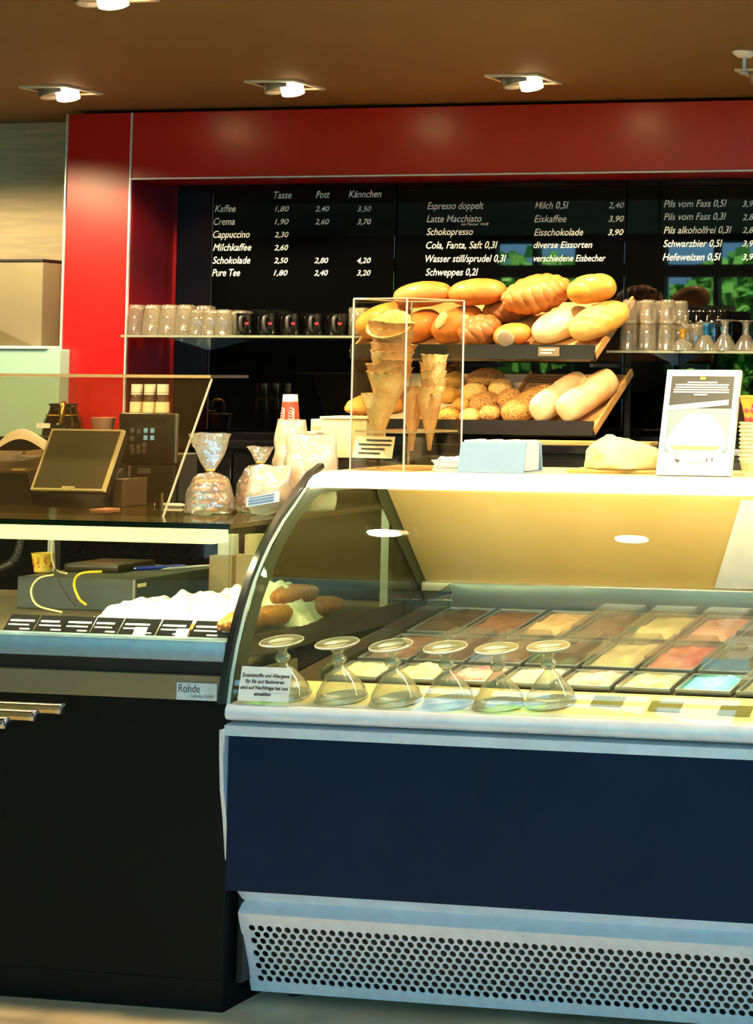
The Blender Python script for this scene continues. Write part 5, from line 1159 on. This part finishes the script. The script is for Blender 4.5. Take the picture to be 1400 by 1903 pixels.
# grey box with things on it
by = 4.50; bx0, bx1 = PY(32, 1100, by).x, PY(250, 1100, by).x; bz = DZ + .086
cb = thing('grey_box', 'dark grey cash box under the counter glass at the left', 'cash box', ((bx0 + bx1) / 2, by + .14, DZ))
M_gbox = mat('dark_grey_box', '3c4240', .5, nscale=6)
part('body', box(B(), (bx0, by, DZ), (bx1, by + .36, bz), .002), M_gbox, cb, world=True)
part('corner_trim', box(B(), (bx1 - .004, by - .002, DZ), (bx1 + .002, by + .004, bz)), M_grey, cb, world=True)
part('label', box(B(), (bx1 + .001, by + .01, bz - .022), (bx1 + .002, by + .045, bz - .012)), mat('yellow_tag', 'e8d89a', .6), cb, world=True)
solo('flat_device', box(B(), (0, 0, 0), (.172, .16, .022), .004), mat('olive_black', '322a14', .35), 'flat olive black device on the grey cash box', 'device', (PZ(118, 1062, bz).x, PZ(118, 1062, bz).y, bz), angle=40)
yc = thing('patterned_cup', 'yellow paper cup with a red pattern on the grey cash box', 'cup', (PZ(80, 1062, bz).x, PZ(80, 1062, bz).y, bz))
part('cup', lathe(B(), [(0, .002), (.022, 0), (.030, .050), (.0315, .052), (.0295, .052), (.022, .004), (0, .004)], 26), mat('yellow_card', 'e8b838', .5, col2='f0d060', nscale=40), yc, angle=45)
part('red_pattern', lathe(B(), [(.0245, .012), (.0250, .012), (.0295, .042), (.0290, .042)], 9), mat('red_pattern', 'b82a28', .5, col2='e8b838', nscale=90, lo=.5, hi=.55), yc)
sp_ = lathe(B(), [(0, 0), (.034, .0), (.036, .004), (0, .005)], 24); solo('white_saucer', sp_, M_white, 'white saucer behind the flat device', 'saucer', (PZ(112, 1048, bz + .022).x - .03, 4.79, bz), smooth=False, angle=40)
def pen(label, p, rz, col, L_=.14, r=.0055):
    t = thing('pen', label, 'pen', p, (0, 0, rz)); m = mat('pen_' + col, col, .35)
    part('barrel', cyl(B(), (0, 0, r), (L_ * .72, 0, r), r, 12), m, t, angle=40); part('tip', cyl(B(), (-.014, 0, r), (0, 0, r), .0012, 12, r), M_chrome, t, angle=40); part('cap', cyl(B(), (L_ * .72, 0, r), (L_, 0, r), r * 1.08, 12, r * .8), m, t, angle=40)
pen('blue pen lying on the right side of the grey cash box', (PZ(252, 1060, bz).x, PZ(252, 1060, bz).y, bz), .75, '2238b0', .13); pen('silver pen behind the blue pen on the grey cash box', (bx1 - .075, 4.73, bz), 1.05, 'b8b8b0', .125, .004)
# cables
def cable(label, pts, r, m, n=40, name='cable'): return solo(name, tube(B(), [p - Vector(pts[0]) for p in curve_pts(pts, n)], r, 8), m, label, 'cable', tuple(pts[0]), smooth=True)
fy = by - .03
cable('yellow cable looping down the front of the grey cash box', [PY(190, 1062, by - .004), PY(150, 1066, fy), PY(138, 1085, fy), PY(147, 1112, fy), PY(160, 1124, fy - .02)], .0035, mat('yellow_cable', 'f0c020', .4))
cable('cream cable looping over the grey cash box front', [PY(100, 1068, by - .004), PY(72, 1075, fy), PY(58, 1098, fy), PY(70, 1125, fy), PY(115, 1138, fy - .04)], .0028, mat('cream_cable', 'f0e0a0', .4))
cable('thin black cable hanging in front of the grey cash box', [PY(102, 1000, by - .02), PY(104, 1060, fy), PY(120, 1100, fy), PY(140, 1126, fy - .02)], .0018, M_black)
cable('pale cable hanging from the counter top beside the yellow cup', [PY(100, 1000, 4.58), PY(96, 1030, 4.58), PY(104, 1058, 4.58), PY(124, 1066, by - .006)], .0026, mat('cream_cable', 'f0e0a0', .4))
cp = []
ctrl = curve_pts([PY(42, 1000, 4.45), PY(38, 1020, 4.45), PY(28, 1042, 4.45), PY(8, 1054, 4.45), PY(-20, 1060, 4.45)], 200)
for i, q in enumerate(ctrl):
    d = (ctrl[min(i + 1, 200)] - ctrl[max(i - 1, 0)]).normalized(); s = d.orthogonal().normalized(); cp.append(q + (s * math.cos(i * .9) + d.cross(s) * math.sin(i * .9)) * .011)
solo('coiled_cord', tube(B(), [q - cp[0] for q in cp], .0035, 6), M_black, 'black coiled cord at the left edge under the counter glass', 'cord', tuple(cp[0]), smooth=True)
for i, (px_, y, m, a_, b_) in enumerate(((424, 4.80, M_paper, 'white paper roll standing behind the glass corner of the left display', 'tan carton under the white paper roll'), (474, 4.74, mat('beige_roll', 'dcc694', .7), 'beige paper roll seen through the side glass of the left display', 'tan carton under the beige paper roll'))):
    q = PY(px_, 1030, y); solo('paper_roll', lathe(B(), [(.010, .001), (.027, 0), (.0275, .001), (.0275, .055), (.027, .056), (.010, .055)], 26), m, a_, 'paper roll', (q.x, y, q.z), smooth=False, angle=40)
    solo('carton', box(B(), (-.036, -.034, 0), (.036, .034, q.z - DZ - .0005), .002), mat('tan_box', 'a8926a', .6), b_, 'box', (q.x, y, DZ), angle=40)
M_tw = crust('crust_twist', 'dc8a34', 'a05a1c')
for i, (px_, py_, y, yaw, lab) in enumerate(((565, 1140, 4.72, .1, 'upper twisted orange pastry seen through the freezer side glass'), (530, 1162, 4.62, .25, 'lower twisted orange pastry seen through the freezer side glass'), (610, 1150, 4.80, -.3, 'short twisted pastry at the right of the twisted heap'), (470, 1178, 4.50, .3, 'pale orange pastry at the front left of the twisted heap'))):
    p = PX(px_, py_, -2.83); solo('twisted_pastry', braid_bm(.17, .085, .06, 40 + i, 3.4, .27), M_tw, lab, 'pastry', (-2.845, p.y - .02, DZ + (.045 if i == 0 else .001)), (0, 0, 1.45 + yaw * .3), 'twisted pastries in the left display', smooth=True)
